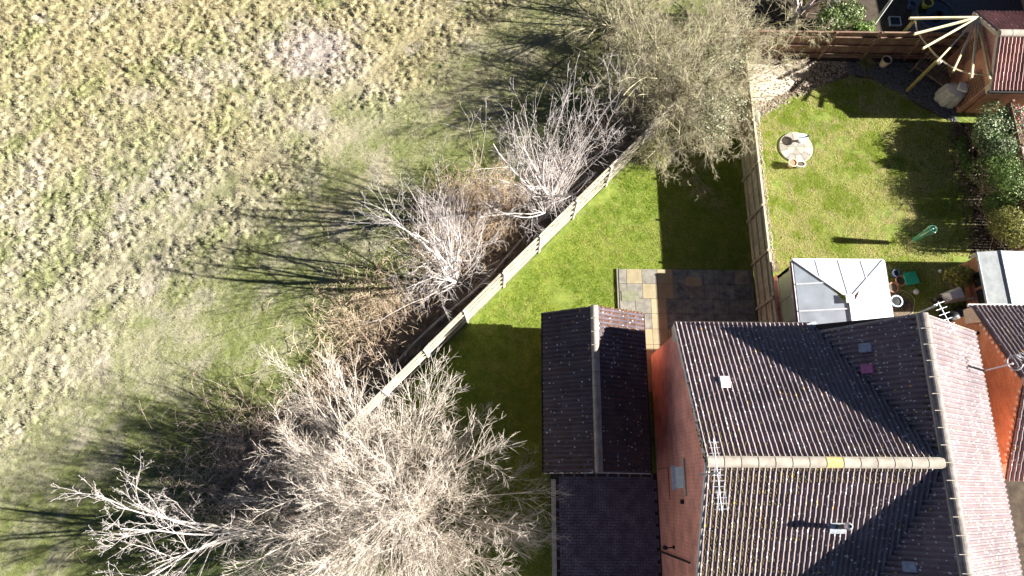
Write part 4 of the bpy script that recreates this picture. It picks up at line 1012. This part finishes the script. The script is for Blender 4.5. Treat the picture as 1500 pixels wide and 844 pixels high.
tag(MB().tube(hose, .014, 6).obj('garden_hose', 'rail'), 'pale hose curving on the ground below the green crate', 'hose')
tag(MB().lathe([(0, .16), (.05, .12), (.07, .05), (.05, 0)], (17.0, 8.35, 0), 10).obj('garden_ornament', 'white_paint'), 'tiny white ornament left of the yellow green shrub', 'ornament')
# wheelbarrow
wb = thing('wheelbarrow', 'upturned pale metal wheelbarrow with timber handles under the shrub', 'wheelbarrow', (17.15, 7.25, 0), rz=rad(15))
mb = MB(); a_ = [(-.45, -.2, .62), (.38, -.3, .62), (.38, .3, .62), (-.45, .2, .62)]; b_ = [(-.3, -.13, .3), (.2, -.18, .3), (.2, .18, .3), (-.3, .13, .3)]
mb.add([(x, y, z - .3 + .3 * 0) for x, y, z in a_] + [(x, y, z + .35) for x, y, z in b_], [(4, 5, 6, 7), (0, 1, 5, 4), (1, 2, 6, 5), (2, 3, 7, 6), (3, 0, 4, 7)]); mb.obj('tray', 'white_paint', wb, loc=(0, 0, 0))
for sy in (-1, 1):
    MB().beam((-.75, .1 * sy, .36), (.95, .34 * sy, .36), .04, .04).obj('handle', 'terracotta', wb, loc=(0, 0, 0)); MB().beam((.35, .26 * sy, .34), (.45, .3 * sy, .75), .03, .03).obj('leg', 'metal', wb, loc=(0, 0, 0))
MB().tube([(-.72, -.05, .4), (-.72, .05, .4)], .2, 16).obj('wheel', 'black', wb, loc=(0, 0, 0))
# dark bags behind
r = random.Random(8)
def lump(name, c, s, m, lab, cat, seed):
    r = random.Random(seed); bm = bmesh.new(); bmesh.ops.create_icosphere(bm, subdivisions=3, radius=1)
    for v in bm.verts:
        k = 1 + .12 * math.sin(v.co.x * 4 + seed) * math.sin(v.co.y * 5) + r.uniform(-.04, .04)
        v.co = Vector((v.co.x * s[0] * k, v.co.y * s[1] * k, max(v.co.z, -.55) * s[2] * k + s[2] * .55))
    me = bpy.data.meshes.new(name); bm.to_mesh(me); bm.free(); me.materials.append(MAT[m]); me.shade_smooth()
    o = bpy.data.objects.new(name, me); o.location = c; link(o); return tag(o, lab, cat)
lump('rubbish_bag', (16.9, 6.35, 0), (.42, .36, .4), 'black', 'black rubbish bag nearest the roof of the brick house', 'bag', 1)
lump('rubbish_bag', (17.5, 6.55, 0), (.4, .34, .36), 'black', 'black rubbish bag right of the other, by the neighbouring house', 'bag', 2)
lump('white_stone', at(1107, 172, .1), (.16, .3, .14), 'stone', 'white stone lying in the mulch border by the grey green fence', 'stone', 5)
# rotary clothes airer (folded)
rt = thing('rotary_airer', 'folded green rotary clothes airer standing on the back lawn', 'clothes airer', (16.0, 9.52, 0))
b0 = Vector((15.98, 9.52, 0)); tp = Vector((16.08, 9.56, 1.5))
MB().tube([b0, tp], .022, 8).obj('pole', 'metal', rt)
for k in range(4):
    a = k * PI / 2 + .5; d_ = Vector((math.cos(a) * .13, math.sin(a) * .13, 0))
    MB().tube([b0 + Vector((0, 0, .45)) + d_ * .3, tp + d_ * 1.2 + Vector((0, 0, -.05))], .018, 6).obj('arm', 'metal', rt)
mb = MB()
for k in range(7):
    a = k * .9; d_ = Vector((math.cos(a) * .12, math.sin(a) * .12, 0)); mb.beam(b0 + Vector((0, 0, .4)) + d_ * .6, tp + d_ * 1.1, .09, .01, Vector((math.cos(a), math.sin(a), .1)))
mb.obj('folded_lines', 'clothes', rt)
# stone circle with sundial plate, pot and planter
sc_ = thing('stone_circle', 'round pale stone paving circle set into the back lawn', 'paving', (11.94, 13.72, 0))
segs = 20
for ring_, (ra, rb, n_) in enumerate(((0.02, .36, 6), (.37, .68, 11))):
    for j in range(n_):
        a0 = 2 * PI * j / n_ + .02; a1 = 2 * PI * (j + 1) / n_ - .02; pts = []
        for k in range(4): a = a0 + (a1 - a0) * k / 3; pts.append((11.94 + rb * math.cos(a), 13.72 + rb * math.sin(a), .012))
        for k in range(4): a = a1 + (a0 - a1) * k / 3; pts.append((11.94 + ra * math.cos(a), 13.72 + ra * math.sin(a), .012))
        MB().poly(pts, (0, 0, .03)).obj('stone', ['stone', 'paving'][(j + ring_) % 2], sc_)
MB().lathe([(.72, .0), (.70, .014), (0.001, .014)], (11.94, 13.72, 0), 24).obj('bed', 'mortar', sc_)
sdl = thing('sundial', 'round blue grey sundial plate on the stone circle', 'sundial', (12.16, 13.98, .04))
MB().lathe([(.1, 0), (.06, .1), (.06, .22), (.2, .26), (.21, .29), (.001, .3)], (0, 0, 0), 20).obj('plate', 'pale_blue', sdl, loc=(0, 0, 0))
MB().poly([(-.14, -.01, .3), (.16, .01, .3), (.16, .01, .5)], (0, .015, 0)).obj('gnomon', 'gutter', sdl, loc=(0, 0, 0))
pot(1162, 238, .17, .26, 'pot_pale', 'buff round pot on the stone circle', z=.04, soil='terracotta')
t, p = pot(1173, 240, .2, .22, 'white_paint', 'oval white planter with green plant on the stone circle', z=.04, soil='soil', sy=.6)
# neighbour's things along the top
pn_ = thing('pond', 'round dark garden pond at the top right behind the fence', 'pond', (18.9, 20.35, 0))
MB().lathe([(.92, 0), (.92, .08), (.8, .09), (.78, .0)], (0, 0, 0), 28).obj('rim', 'gravel', pn_, loc=(0, 0, 0)); MB().lathe([(.79, .03), (.001, .03)], (0, 0, 0), 28).obj('water', 'water', pn_, loc=(0, 0, 0))
MB().lathe([(.2, .03), (.24, .12), (.2, .2), (.14, .2), (.12, .1), (.001, .1)], (.05, -.12, 0), 16).obj('fountain', 'black', pn_, loc=(0, 0, 0))
struct(MB().poly([(17.3, 18.1, .004), (26, 18.1, .004), (26, 24, .004), (17.0, 24, .004), (17.9, 20.6, .004)]).obj('neighbour_patio', 'gravel'))
sqf = thing('planter', 'square planter with a pale rim in the shade behind the fence', 'planter', (17.0, 19.9, 0))
for (c_, s_) in (((0, .22, .06), (.5, .03, .12)), ((0, -.22, .06), (.5, .03, .12)), ((.235, 0, .06), (.03, .41, .12)), ((-.235, 0, .06), (.03, .41, .12))): MB().box(c_, s_).obj('side', 'metal', sqf, loc=(0, 0, 0))
MB().box((0, 0, .04), (.44, .41, .06)).obj('compost', 'black', sqf, loc=(0, 0, 0))
gh = thing('glazed_lean_to', 'pale blue framed glazed roof at the top right corner', 'lean-to', (22, 20, 0))
def ghb(a, b): MB().beam(a, b, .16, .1).obj('frame', 'pale_blue', gh)
MB().box((24.2, 22.2, 1.6), (2.6, 6.4, 3.2)).obj('wall', 'brick_old', gh); ghb((21.75, 19.0, 2.0), (21.4, 22.5, 2.3)); ghb((21.9, 19.1, 2.0), (25, 22.0, 2.6)); ghb((21.8, 19.0, 1.98), (26, 19.0, 1.98));  # wall block lies out of view, added to shade the neighbour's patio
MB().poly([(21.8, 19.05, 1.97), (26, 19.05, 1.97), (25, 22, 2.5), (21.5, 22.4, 2.25)], (0, 0, -.03)).obj('pane', 'dark_glass', gh)
for (x_, y_) in ((21.8, 19.05), (25.9, 19.05), (21.5, 22.3), (25, 21.9)): MB().box((x_, y_, .98), (.1, .1, 1.9)).obj('post', 'pale_blue', gh)

# ------------------------------------------------------------ trees
def nrmz(a): return a / np.maximum(np.linalg.norm(a, axis=-1, keepdims=True), 1e-9)
def grow(rg, P0, D0, L, R0, n, wob, up=0.0, tip=0.3, zmin=0.05, pull=None):
    B = len(P0); P = np.zeros((B, n + 1, 3)); P[:, 0] = P0; D = nrmz(D0); st_ = (L / n)[:, None]
    drift = rg.normal(0, wob * .5, (B, 3))
    for i in range(n):
        D = D + rg.normal(0, wob, (B, 3)) + drift; D[:, 2] += up
        if pull is not None: D = D + pull
        D = nrmz(D); P[:, i + 1] = P[:, i] + D * st_
        low = P[:, i + 1, 2] < zmin; P[low, i + 1, 2] = zmin
    t = np.linspace(0, 1, n + 1)[None]
    return P, R0[:, None] * (1 - (1 - tip) * t)
def spawn(rg, P, R, L, k, t0, t1, a0, a1, lr, rr_, rmin=0.0055, upb=0.0):
    B, n1, _ = P.shape; n = n1 - 1; par = np.repeat(np.arange(B), k)
    t = rg.uniform(t0, t1, B * k); f = t * n; i = np.minimum(f.astype(int), n - 1); fr = (f - i)[:, None]
    p = P[par, i] * (1 - fr) + P[par, i + 1] * fr; T_ = nrmz(P[par, i + 1] - P[par, i])
    rv = nrmz(rg.normal(0, 1, (B * k, 3))); side = nrmz(np.cross(T_, rv)); an = rg.uniform(a0, a1, B * k)[:, None]
    D = T_ * np.cos(an) + side * np.sin(an); D[:, 2] += upb; D = nrmz(D)
    r = R[par, i] * rr_; r = np.maximum(r, rmin); Ln = L[par] * rg.uniform(lr * .6, lr * 1.25, B * k) * (1.15 - .6 * t)
    return p, D, Ln, r
def tubes(P, R, k):
    B, n, _ = P.shape; T_ = np.zeros_like(P); T_[:, 1:-1] = P[:, 2:] - P[:, :-2]; T_[:, 0] = P[:, 1] - P[:, 0]; T_[:, -1] = P[:, -1] - P[:, -2]
    T_ = nrmz(T_); ref = np.zeros((B, 1, 3)); m = np.abs(T_[:, 0, 2]) < .8; ref[m, 0] = (0.1, 0.2, 1); ref[~m, 0] = (1, .15, .1)
    U = nrmz(np.cross(T_, np.broadcast_to(ref, T_.shape))); W = np.cross(T_, U); a = np.arange(k) * 2 * PI / k
    V = P[:, :, None] + R[:, :, None, None] * (U[:, :, None] * np.cos(a)[None, None, :, None] + W[:, :, None] * np.sin(a)[None, None, :, None])
    base = np.arange(B)[:, None, None] * n * k + np.arange(n - 1)[None, :, None] * k; j = np.arange(k)[None, None]; j2 = (j + 1) % k
    F = np.stack([base + j, base + j2, base + k + j2, base + k + j], -1).reshape(-1, 4)
    return V.reshape(-1, 3), F
def tube_obj(name, sets, m, parent):
    Vs, Fs, n = [], [], 0
    for (P, R, k) in sets:
        v, f = tubes(P, R, k); Vs.append(v); Fs.append(f + n); n += len(v)
    return np_obj(name, np.concatenate(Vs), np.concatenate(Fs), m, 4, parent, smooth=True)
def A(*v): return np.array(v, float)
def tree(name, label, base, stems, mat, seed, lv, group=None, wob=.06, up=.02, limb_mat=None):
    "stems: list of (offset, direction, length, radius); lv: list of (k, t0, t1, a0, a1, len ratio, rad ratio, n, wobble, up, sides)"
    rg = np.random.RandomState(seed); t = thing(name, label, 'tree', tuple(base), group)
    P0 = A(*[[base[i] + s[0][i] for i in range(3)] for s in stems]); D0 = A(*[s[1] for s in stems]); L = A(*[s[2] for s in stems]); R0 = A(*[s[3] for s in stems])
    P, R = grow(rg, P0, D0, L, R0, 9, wob, up, .3)
    tube_obj('trunk' if len(stems) < 3 else 'limbs', [(P, R, 8)], limb_mat or mat, t)
    cur = (P, R, L); crown = []; every = []
    for q_, (k, t0, t1, a0, a1, lr, rr_, n, wb_, up_, sides) in enumerate(lv):
        p, D, Ln, r = spawn(rg, *cur, k, t0, t1, a0, a1, lr, rr_)
        P, R = grow(rg, p, D, Ln, r, n, wb_, up_, .35); crown.append((P, R, sides)); every.append((P, R)); cur = (P, R, Ln)
    if len(crown) > 1: stuff(tube_obj('branches', crown[:1], limb_mat or mat, t)); tube_obj('crown', crown[1:], mat, t)
    return t, every
def fan(seed, n, a0, a1, l0, l1, r0, r1, az0=0, az1=2 * PI, off=.15):
    r = random.Random(seed); out = []
    for i in range(n):
        az = az0 + (az1 - az0) * (i + r.uniform(-.4, .4)) / n; a = rad(r.uniform(a0, a1)); d = (math.sin(a) * math.cos(az), math.sin(a) * math.sin(az), math.cos(a))
        out.append(((d[0] * off, d[1] * off, 0), d, r.uniform(l0, l1), r.uniform(r0, r1)))
    return out
def leaves(name, P, Nn, size, cols, seed, parent, mat='leaf', asp=.5):
    rg = np.random.RandomState(seed); n = len(P); Nn = nrmz(Nn + rg.normal(0, .55, (n, 3))); U = nrmz(np.cross(Nn, rg.normal(0, 1, (n, 3)))); W = np.cross(Nn, U)
    s = (size * rg.uniform(.6, 1.3, n))[:, None]
    V = np.stack([P - U * s, P - W * s * asp + Nn * s * .1, P + U * s, P + W * s * asp + Nn * s * .1], 1).reshape(-1, 3); F = np.arange(4 * n).reshape(n, 4)
    c = cols[rg.randint(0, len(cols), n)] * rg.uniform(.7, 1.25, (n, 1))
    return np_obj(name, V, F, mat, 4, parent, col=np.repeat(c, 4, 0))
def shrub(name, label, c, s, n, size, cols, seed, stem='bramble', lumps=9, asp=.5, group=None, cat='shrub', stems=60):
    rg = np.random.RandomState(seed); t = thing(name, label, cat, (c[0], c[1], 0), group)
    ce = nrmz(rg.normal(0, 1, (lumps, 3))); ce[:, 2] = np.abs(ce[:, 2]) * .9; ce *= rg.uniform(.25, .62, (lumps, 1)); rr_ = rg.uniform(.36, .55, lumps)
    k = rg.randint(0, lumps, n); d = nrmz(rg.normal(0, 1, (n, 3))); rad_ = rg.uniform(.55, 1.05, n) ** .6
    P = ce[k] + d * (rr_[k] * rad_)[:, None]; ok_ = P[:, 2] > -.45; P, d = P[ok_], d[ok_]
    W = A(c[0], c[1], c[2]) + P * A(*s); W[:, 2] = np.maximum(W[:, 2], .03)
    leaves('foliage', W, d, size, cols, seed, t, asp=asp)
    m = stems; D = nrmz(rg.normal(0, .7, (m, 3)) + A(0, 0, 1)); L_ = np.full(m, c[2] * .9 + s[2] * .45)
    P_, R_s = grow(rg, np.tile(A(c[0], c[1], 0), (m, 1)) + rg.normal(0, .1, (m, 3)) * A(s[0], s[1], 0), D, L_, np.full(m, .012), 4, .12, .0)
    tube_obj('stems', [(P_, R_s, 4)], stem, t)
    return t

# 1. the big pale many-stemmed tree at the bottom
b = at(582, 742, 0)
st1 = [q for q in fan(21, 60, 28, 76, 4.2, 5.5, .022, .045, off=.25) if not (.82 < math.atan2(q[1][1], q[1][0]) < 2.0 and q[1][2] < .75)] + fan(22, 34, 6, 42, 4.6, 6.4, .022, .045, off=.15)
tree('bare_tree', 'huge pale many stemmed bare tree spreading over the bottom of the picture', (b.x, b.y, 0), st1, 'bark_tan', 5,
     [(9, .2, .97, .15, .55, .48, .5, 5, .05, .04, 4), (9, .12, .97, .25, .7, .5, .6, 3, .07, .03, 3), (3, .2, .95, .3, .9, .6, .7, 3, .1, .03, 3)], wob=.022, up=.015)
# 2. the white limbed tree at the bottom left
b = at(405, 775, 0)
st2 = [((0, 0, 0), (-.36, -.02, 1), 6.3, .05), ((-.3, 0, 1), (-.75, .1, 1), 5.6, .045), ((-.3, 0, 1), (-.6, -.26, 1), 5.0, .04), ((-.2, 0, 1), (-1., -.1, 1), 4.8, .04), ((-.2, 0, 1), (-.3, .12, 1), 5.2, .04)]
tree('bare_tree', 'bare tree with thick white limbs reaching over the field at the bottom left', (b.x, b.y, 0), st2, 'bark_pale', 17,
     [(7, .3, .98, .3, .8, .52, .5, 7, .07, .05, 5), (6, .2, .98, .3, .8, .46, .5, 5, .1, .06, 4), (4, .25, 1, .4, 1.0, .4, .55, 3, .14, .08, 3), (2, .5, 1, .5, 1.2, .4, .7, 2, .2, .05, 3)], wob=.07, up=.03)
# 3. silvery tree nearest the fence middle
b = at(796, 332, 0)
st3 = [((0, 0, 0), (.0, .0, 1), 3.4, .10)] + [((0, 0, 2.0 + .16 * i), q[1], q[2], q[3]) for i, q in enumerate(fan(30, 7, 14, 40, 2.8, 4.0, .045, .06))] + [((0, 0, .9), q[1], q[2], q[3]) for q in fan(32, 8, 22, 42, 4.8, 6.2, .022, .034, az0=rad(50), az1=rad(135))] + fan(31, 11, 22, 62, 3.0, 5.0, .014, .026, az0=rad(15), az1=rad(255), off=.05)
for i in range(16, len(st3)): st3[i] = ((st3[i][0][0], st3[i][0][1], 0.2 + .05 * i), *st3[i][1:])
tree('bare_tree', 'silvery bare tree with straight upright shoots behind the middle of the diagonal fence', (b.x, b.y, 0), st3, 'bark_pale', 8,
     [(7, .12, .97, .35, .95, .5, .42, 5, .08, .07, 4), (4, .15, .97, .4, 1.1, .5, .6, 4, .11, .04, 3), (2, .2, .97, .5, 1.1, .5, .7, 2, .12, .0, 3)], wob=.06, up=.04)
# 4. its lower neighbour
b = at(672, 424, 0)
st4 = [((0, 0, 0), (-.1, .08, 1), 3.2, .09), ((0, 0, 0), (-.4, .40, 1), 5.0, .06)] + [((-.15, .12, 1.6 + .2 * i), q[1], q[2], q[3]) for i, q in enumerate(fan(40, 6, 14, 45, 2.6, 3.8, .04, .055))] + [((0, 0, .5), q[1], q[2], q[3]) for q in fan(42, 6, 24, 44, 4.6, 6.0, .018, .028, az0=rad(80), az1=rad(170))] + fan(41, 13, 22, 66, 2.8, 5.0, .013, .022, az0=rad(10), az1=rad(260), off=.1)
for i in range(14, len(st4)): st4[i] = ((st4[i][0][0], st4[i][0][1], .1 + .04 * i), *st4[i][1:])
tree('bare_tree', 'spindly silver bare tree arching over the brambles, nearer the dark garage', (b.x, b.y, 0), st4, 'bark_pale', 9,
     [(7, .12, .97, .35, 1.0, .5, .42, 5, .1, .05, 4), (4, .15, .97, .4, 1.1, .5, .6, 4, .12, .03, 3), (2, .2, .97, .5, 1.1, .5, .7, 2, .12, .0, 3)], wob=.09, up=.03)
# 5. the olive tangle at the top with ivy
b = at(985, 155, 0)
st5 = fan(51, 38, 20, 68, 3.5, 5.0, .018, .036, off=.5) + fan(52, 14, 4, 35, 4.2, 5.8, .025, .05, off=.4)
t5, ev = tree('bare_tree', 'dense olive tangle of a bare tree with an ivy clump, at the fence corner', (b.x, b.y, 0), st5, 'bark_olive', 12,
     [(9, .15, .97, .4, 1.1, .45, .55, 6, .13, .0, 4), (9, .1, .97, .4, 1.2, .5, .55, 5, .17, -.03, 3), (6, .2, .97, .5, 1.2, .5, .7, 3, .2, -.04, 3)], wob=.08, up=.02)
b5 = fan(61, 13, 12, 62, 2.8, 4.4, .03, .055, off=.2); b = at(1062, 62, 0)
tree('bare_tree', 'olive twiggy bare tree reaching over the corner of the brown fence', (b.x, b.y, 0), b5, 'bark_olive', 14,
     [(8, .2, .95, .4, 1.1, .42, .5, 6, .13, .0, 4), (9, .1, .97, .4, 1.2, .5, .55, 4, .17, -.03, 3), (6, .2, .97, .5, 1.2, .5, .7, 3, .2, -.04, 3)], wob=.1, up=.02)
b = at(900, 40, 0)
tree('bare_tree', 'olive twiggy bare tree at the top edge beside the field', (b.x, b.y, 0), fan(62, 13, 12, 62, 2.8, 4.4, .03, .055, off=.2), 'bark_olive', 15,
     [(8, .2, .95, .4, 1.1, .42, .5, 6, .13, .0, 4), (9, .1, .97, .4, 1.2, .5, .55, 4, .17, -.03, 3), (6, .2, .97, .5, 1.2, .5, .7, 3, .2, -.04, 3)], wob=.1, up=.02)
rg = np.random.RandomState(3)
c = at(1058, 145, 3.9)
nL = 2400; P = rg.normal(0, 1, (nL, 3)); P = nrmz(P) * rg.uniform(.3, 1, (nL, 1)) ** .5
lob = rg.normal(0, .42, (9, 3)); P = P * .5 + lob[rg.randint(0, 9, nL)]
iv = leaves('ivy', A(c.x, c.y, c.z - .3) + P * A(1.15, 1.35, 1.1), P + A(0, 0, .6), .036, A([.16, .17, .08], [.22, .23, .13], [.32, .32, .24], [.11, .12, .05]), 4, t5, asp=.7)
# 6. grey tree and white trunk beyond the brown fence
b = at(1160, 38, 0)
tree('bare_tree', 'grey forked bare tree just beyond the left end of the brown fence', (b.x, b.y, 0), [((0, 0, 0), (-.1, .2, 1), 4.2, .13), ((0, 0, .8), (.5, .1, 1), 3.8, .09), ((0, 0, 1), (.7, -.35, .8), 3.4, .06), ((0, 0, 1), (-.6, -.1, 1), 2.6, .06)], 'bark_pale', 33,
     [(6, .3, .97, .4, 1.1, .45, .5, 5, .1, .0, 4), (6, .2, .97, .4, 1.1, .45, .55, 4, .14, -.03, 3), (3, .3, .97, .5, 1.1, .5, .6, 3, .14, -.03, 3)], wob=.08, up=.0)
b = at(1275, 42, 0)
tree('birch_sapling', 'slender white trunk leaning across the shaded garden behind the brown fence', (b.x, b.y, 0), [((0, 0, 0), (.0, .05, 1), 4.6, .075)], 'bark_white', 35,
     [(9, .3, .95, .5, 1.2, .16, .3, 3, .12, .0, 3), (3, .3, .95, .5, 1.1, .5, .5, 2, .14, .0, 3)], wob=.004, up=.0)

# ------------------------------------------------------------ brambles and dead stems behind the fence
def bramble(name, n, gen, lmin, lmax, seed, m, r0=.009, arch=-.16, up0=.9):
    rg = np.random.RandomState(seed); p = gen(rg, n); n = len(p); az = rg.rand(n) * 2 * PI
    D = np.stack([np.cos(az), np.sin(az), rg.uniform(.2, up0 * 2, n)], 1); L_ = rg.uniform(lmin, lmax, n)
    P0 = np.stack([p[:, 0], p[:, 1], np.zeros(n)], 1)
    P, R = grow(rg, P0, D, L_, np.full(n, r0), 6, .12, arch, .5)
    k_ = (fdist(P[:, :, 0], P[:, :, 1]) > .06).all(1) | (P0[:, 1] < 2); P, R, L_ = P[k_], R[k_], L_[k_]
    q1, D1, L1, r1 = spawn(rg, P, R, L_, 3, .2, .95, .4, 1.2, .4, .8); P1, R1 = grow(rg, q1, D1, L1, r1, 3, .15, -.05)
    k_ = (fdist(P1[:, :, 0], P1[:, :, 1]) > .0).all(1) | (P1[:, 0, 1] < 2); P1, R1 = P1[k_], R1[k_]
    o = tube_obj(name, [(P, R, 3), (P1, R1, 3)], m, None); return stuff(o)
def gen_fence(smin, smax, dmax):
    def f(rg, n):
        s = rg.uniform(smin, smax, n); d = .35 + np.abs(rg.normal(0, 1, n)) * dmax * (.4 + .6 * fbm(s, s * 0, .7, 2))
        return np.stack([FA[0] + FD[0] * s + FN[0] * d, FA[1] + FD[1] * s + FN[1] * d], 1)
    return f
bramble('bramble_thicket', 6000, gen_fence(-1, 19.5, .95), .8, 1.9, 5, 'bramble')
def gen_patch(px, py, sx, sy):
    c = at(px, py)
    def f(rg, n): return np.stack([rg.normal(c.x, sx, n), rg.normal(c.y, sy, n)], 1)
    return f
bramble('dry_stalks', 2600, gen_patch(420, 690, 1.9, 1.3), .4, 1.3, 6, mottled('dry_cane', (.46, .34, .27), (.66, .53, .42), 2, .9), .009, -.1, 1.2)
bramble('dead_stalks', 1500, gen_patch(700, 330, 1.0, .9), .6, 1.8, 7, mottled('tan_cane', (.42, .3, .2), (.6, .47, .32), 2, .9), .009, -.12, 1.2)
bramble('dead_bracken', 1500, gen_patch(560, 470, 1.2, 1.0), .3, .9, 8, mottled('straw_cane', (.5, .4, .27), (.68, .56, .4), 2, .9), .009, -.14, 1.)
# pale leaf litter on the field edge
def lit(px, py, sx, sy):
    c = at(px, py)
    return lambda r: (r.gauss(c.x, sx), r.gauss(c.y, sy), .0)
chips('dry_leaf_litter', 'pebble', lit(600, 400, .9, .7), 1500, .02, .05, 12)

# ------------------------------------------------------------ shrubs
GRN_ = A([.08, .14, .03], [.13, .2, .05], [.2, .27, .08]); VAR = A([.1, .16, .05], [.2, .28, .12], [.5, .52, .34], [.15, .22, .09]); YG = A([.26, .27, .06], [.4, .38, .1], [.16, .18, .05])
shrub('variegated_shrub', 'tall variegated shrub directly below the brick garage corner', (19.45, 13.95, 1.05), (1.05, 1.3, 1.1), 7000, .05, VAR, 61)
shrub('flowering_shrub', 'pale leaved shrub with red pink tips at the right edge below the brick garage', (20.6, 14.4, .9), (1.2, .85, 1.0), 5200, .05, A([.3, .34, .22], [.5, .5, .4], [.1, .14, .06], [.5, .12, .16]), 62)
shrub('clipped_shrub', 'rounded dark green clipped shrub in the middle of the right border', (19.4, 11.85, 1.0), (1.1, 1.25, 1.1), 9500, .032, GRN_ * 1.25, 63, lumps=14)
shrub('golden_shrub', 'rounded yellow green shrub above the felt roofed shed', (19.5, 9.95, .95), (1.1, 1.15, 1.05), 8500, .032, YG, 64, lumps=12)
shrub('leafy_shrub', 'grey green leafy shrub between the variegated shrub and the clipped shrub', (19.4, 12.95, 1.0), (1.0, .85, 1.1), 4600, .045, VAR * .8, 74)
shrub('dense_shrub', 'dark green low shrub between the clipped shrub and the golden shrub', (19.3, 10.85, .7), (.75, .6, .85), 3200, .04, GRN_, 75)
shrub('small_shrub', 'small twiggy yellow green shrub beside the brick shed wall', (17.35, 7.95, .55), (.75, .62, .62), 2600, .045, YG, 65)
shrub('low_shrub', 'low dark shrub between the variegated shrub and the lawn', (18.6, 13.2, .35), (.4, 1.1, .45), 2200, .045, GRN_, 66)
shrub('evergreen_shrub', 'leafy evergreen shrub beyond the brown fence, under the grey forked tree', (14.0, 19.5, .9), (1.2, .95, .9), 5000, .055, A([.14, .2, .06], [.24, .3, .12], [.08, .12, .03]), 67)
shrub('evergreen_shrub', 'small green shrub with red berries beyond the left end of the brown fence', (12.9, 20.3, .8), (1.0, .8, .9), 3000, .055, A([.14, .2, .06], [.2, .28, .1], [.4, .05, .04], [.08, .12, .03]), 68)
shrub('weedy_shrub', 'low leafy growth right of the evergreen shrub behind the brown fence', (15.3, 19.2, .35), (.7, .6, .4), 1600, .05, GRN_ * 1.6, 69)
def strappy(name, label, c, n, L0, wd, cols, seed, up=.5, cat='plant'):
    rg = np.random.RandomState(seed); t = thing(name, label, cat, (c[0], c[1], 0)); az = rg.rand(n) * 2 * PI; el = rg.uniform(.15, 1.3, n) ; L_ = L0 * rg.uniform(.6, 1.1, n)
    D = np.stack([np.cos(az) * np.cos(el), np.sin(az) * np.cos(el), np.sin(el)], 1); S = np.stack([-np.sin(az), np.cos(az), az * 0], 1)
    P = np.tile(A(c[0], c[1], c[2]), (n, 1)) + D * .04; V = []; 
    for i in range(5):
        w_ = wd * (1 - abs(i / 4 - .35) * 1.3); V += [P - S * w_, P + S * w_]; D = D + A(0, 0, -.32); D = nrmz(D); P = P + D * (L_ / 4)[:, None]
    V = np.stack(V, 1); F = np.array([[2 * i, 2 * i + 1, 2 * i + 3, 2 * i + 2] for i in range(4)])[None] + (np.arange(n) * 10)[:, None, None]
    col = np.repeat(cols[rg.randint(0, len(cols), n)], 10, 0)
    np_obj('foliage', V.reshape(-1, 3), F.reshape(-1, 4), 'leaf', 4, t, col=col); return t
strappy('phormium', 'dark purple strappy leaved plant behind the clipped shrub', (21.0, 13.1, .25), 70, .95, .035, A([.06, .035, .035], [.12, .07, .06], [.3, .26, .24]), 71)
strappy('spiky_plant', 'yellow green spiky plant at the upper end of the diagonal fence', (6.15, 13.25, .3), 130, .7, .03, A([.24, .27, .06], [.36, .36, .12], [.16, .2, .04]), 72)
strappy('ornamental_grass', 'tuft of pale ornamental grass at the foot of the brown fence', (15.45, 17.75, .05), 110, .5, .012, A([.3, .26, .12], [.2, .2, .07]), 73)
for o in C.objects:
    if o.get('category') and not o.parent:
        for base_, grp in (('bare_tree', 'bare winter trees along the gardens'), ('garden_fence', 'timber garden fences'), ('plant_pot', 'garden pots'), ('evergreen_shrub', 'evergreen shrubs behind the brown fence'),
                           ('detached_house', 'detached houses'), ('television_aerial', 'roof aerials'), ('rubbish_bag', 'black rubbish bags'), ('trellis', 'wall trellises')):
            if o.name.split('.')[0] == base_: o['group'] = grp
print('tris', sum((len(o.data.loops) - 2 * len(o.data.polygons)) for o in bpy.data.objects if o.type == 'MESH'), 'objs', len(bpy.data.objects))
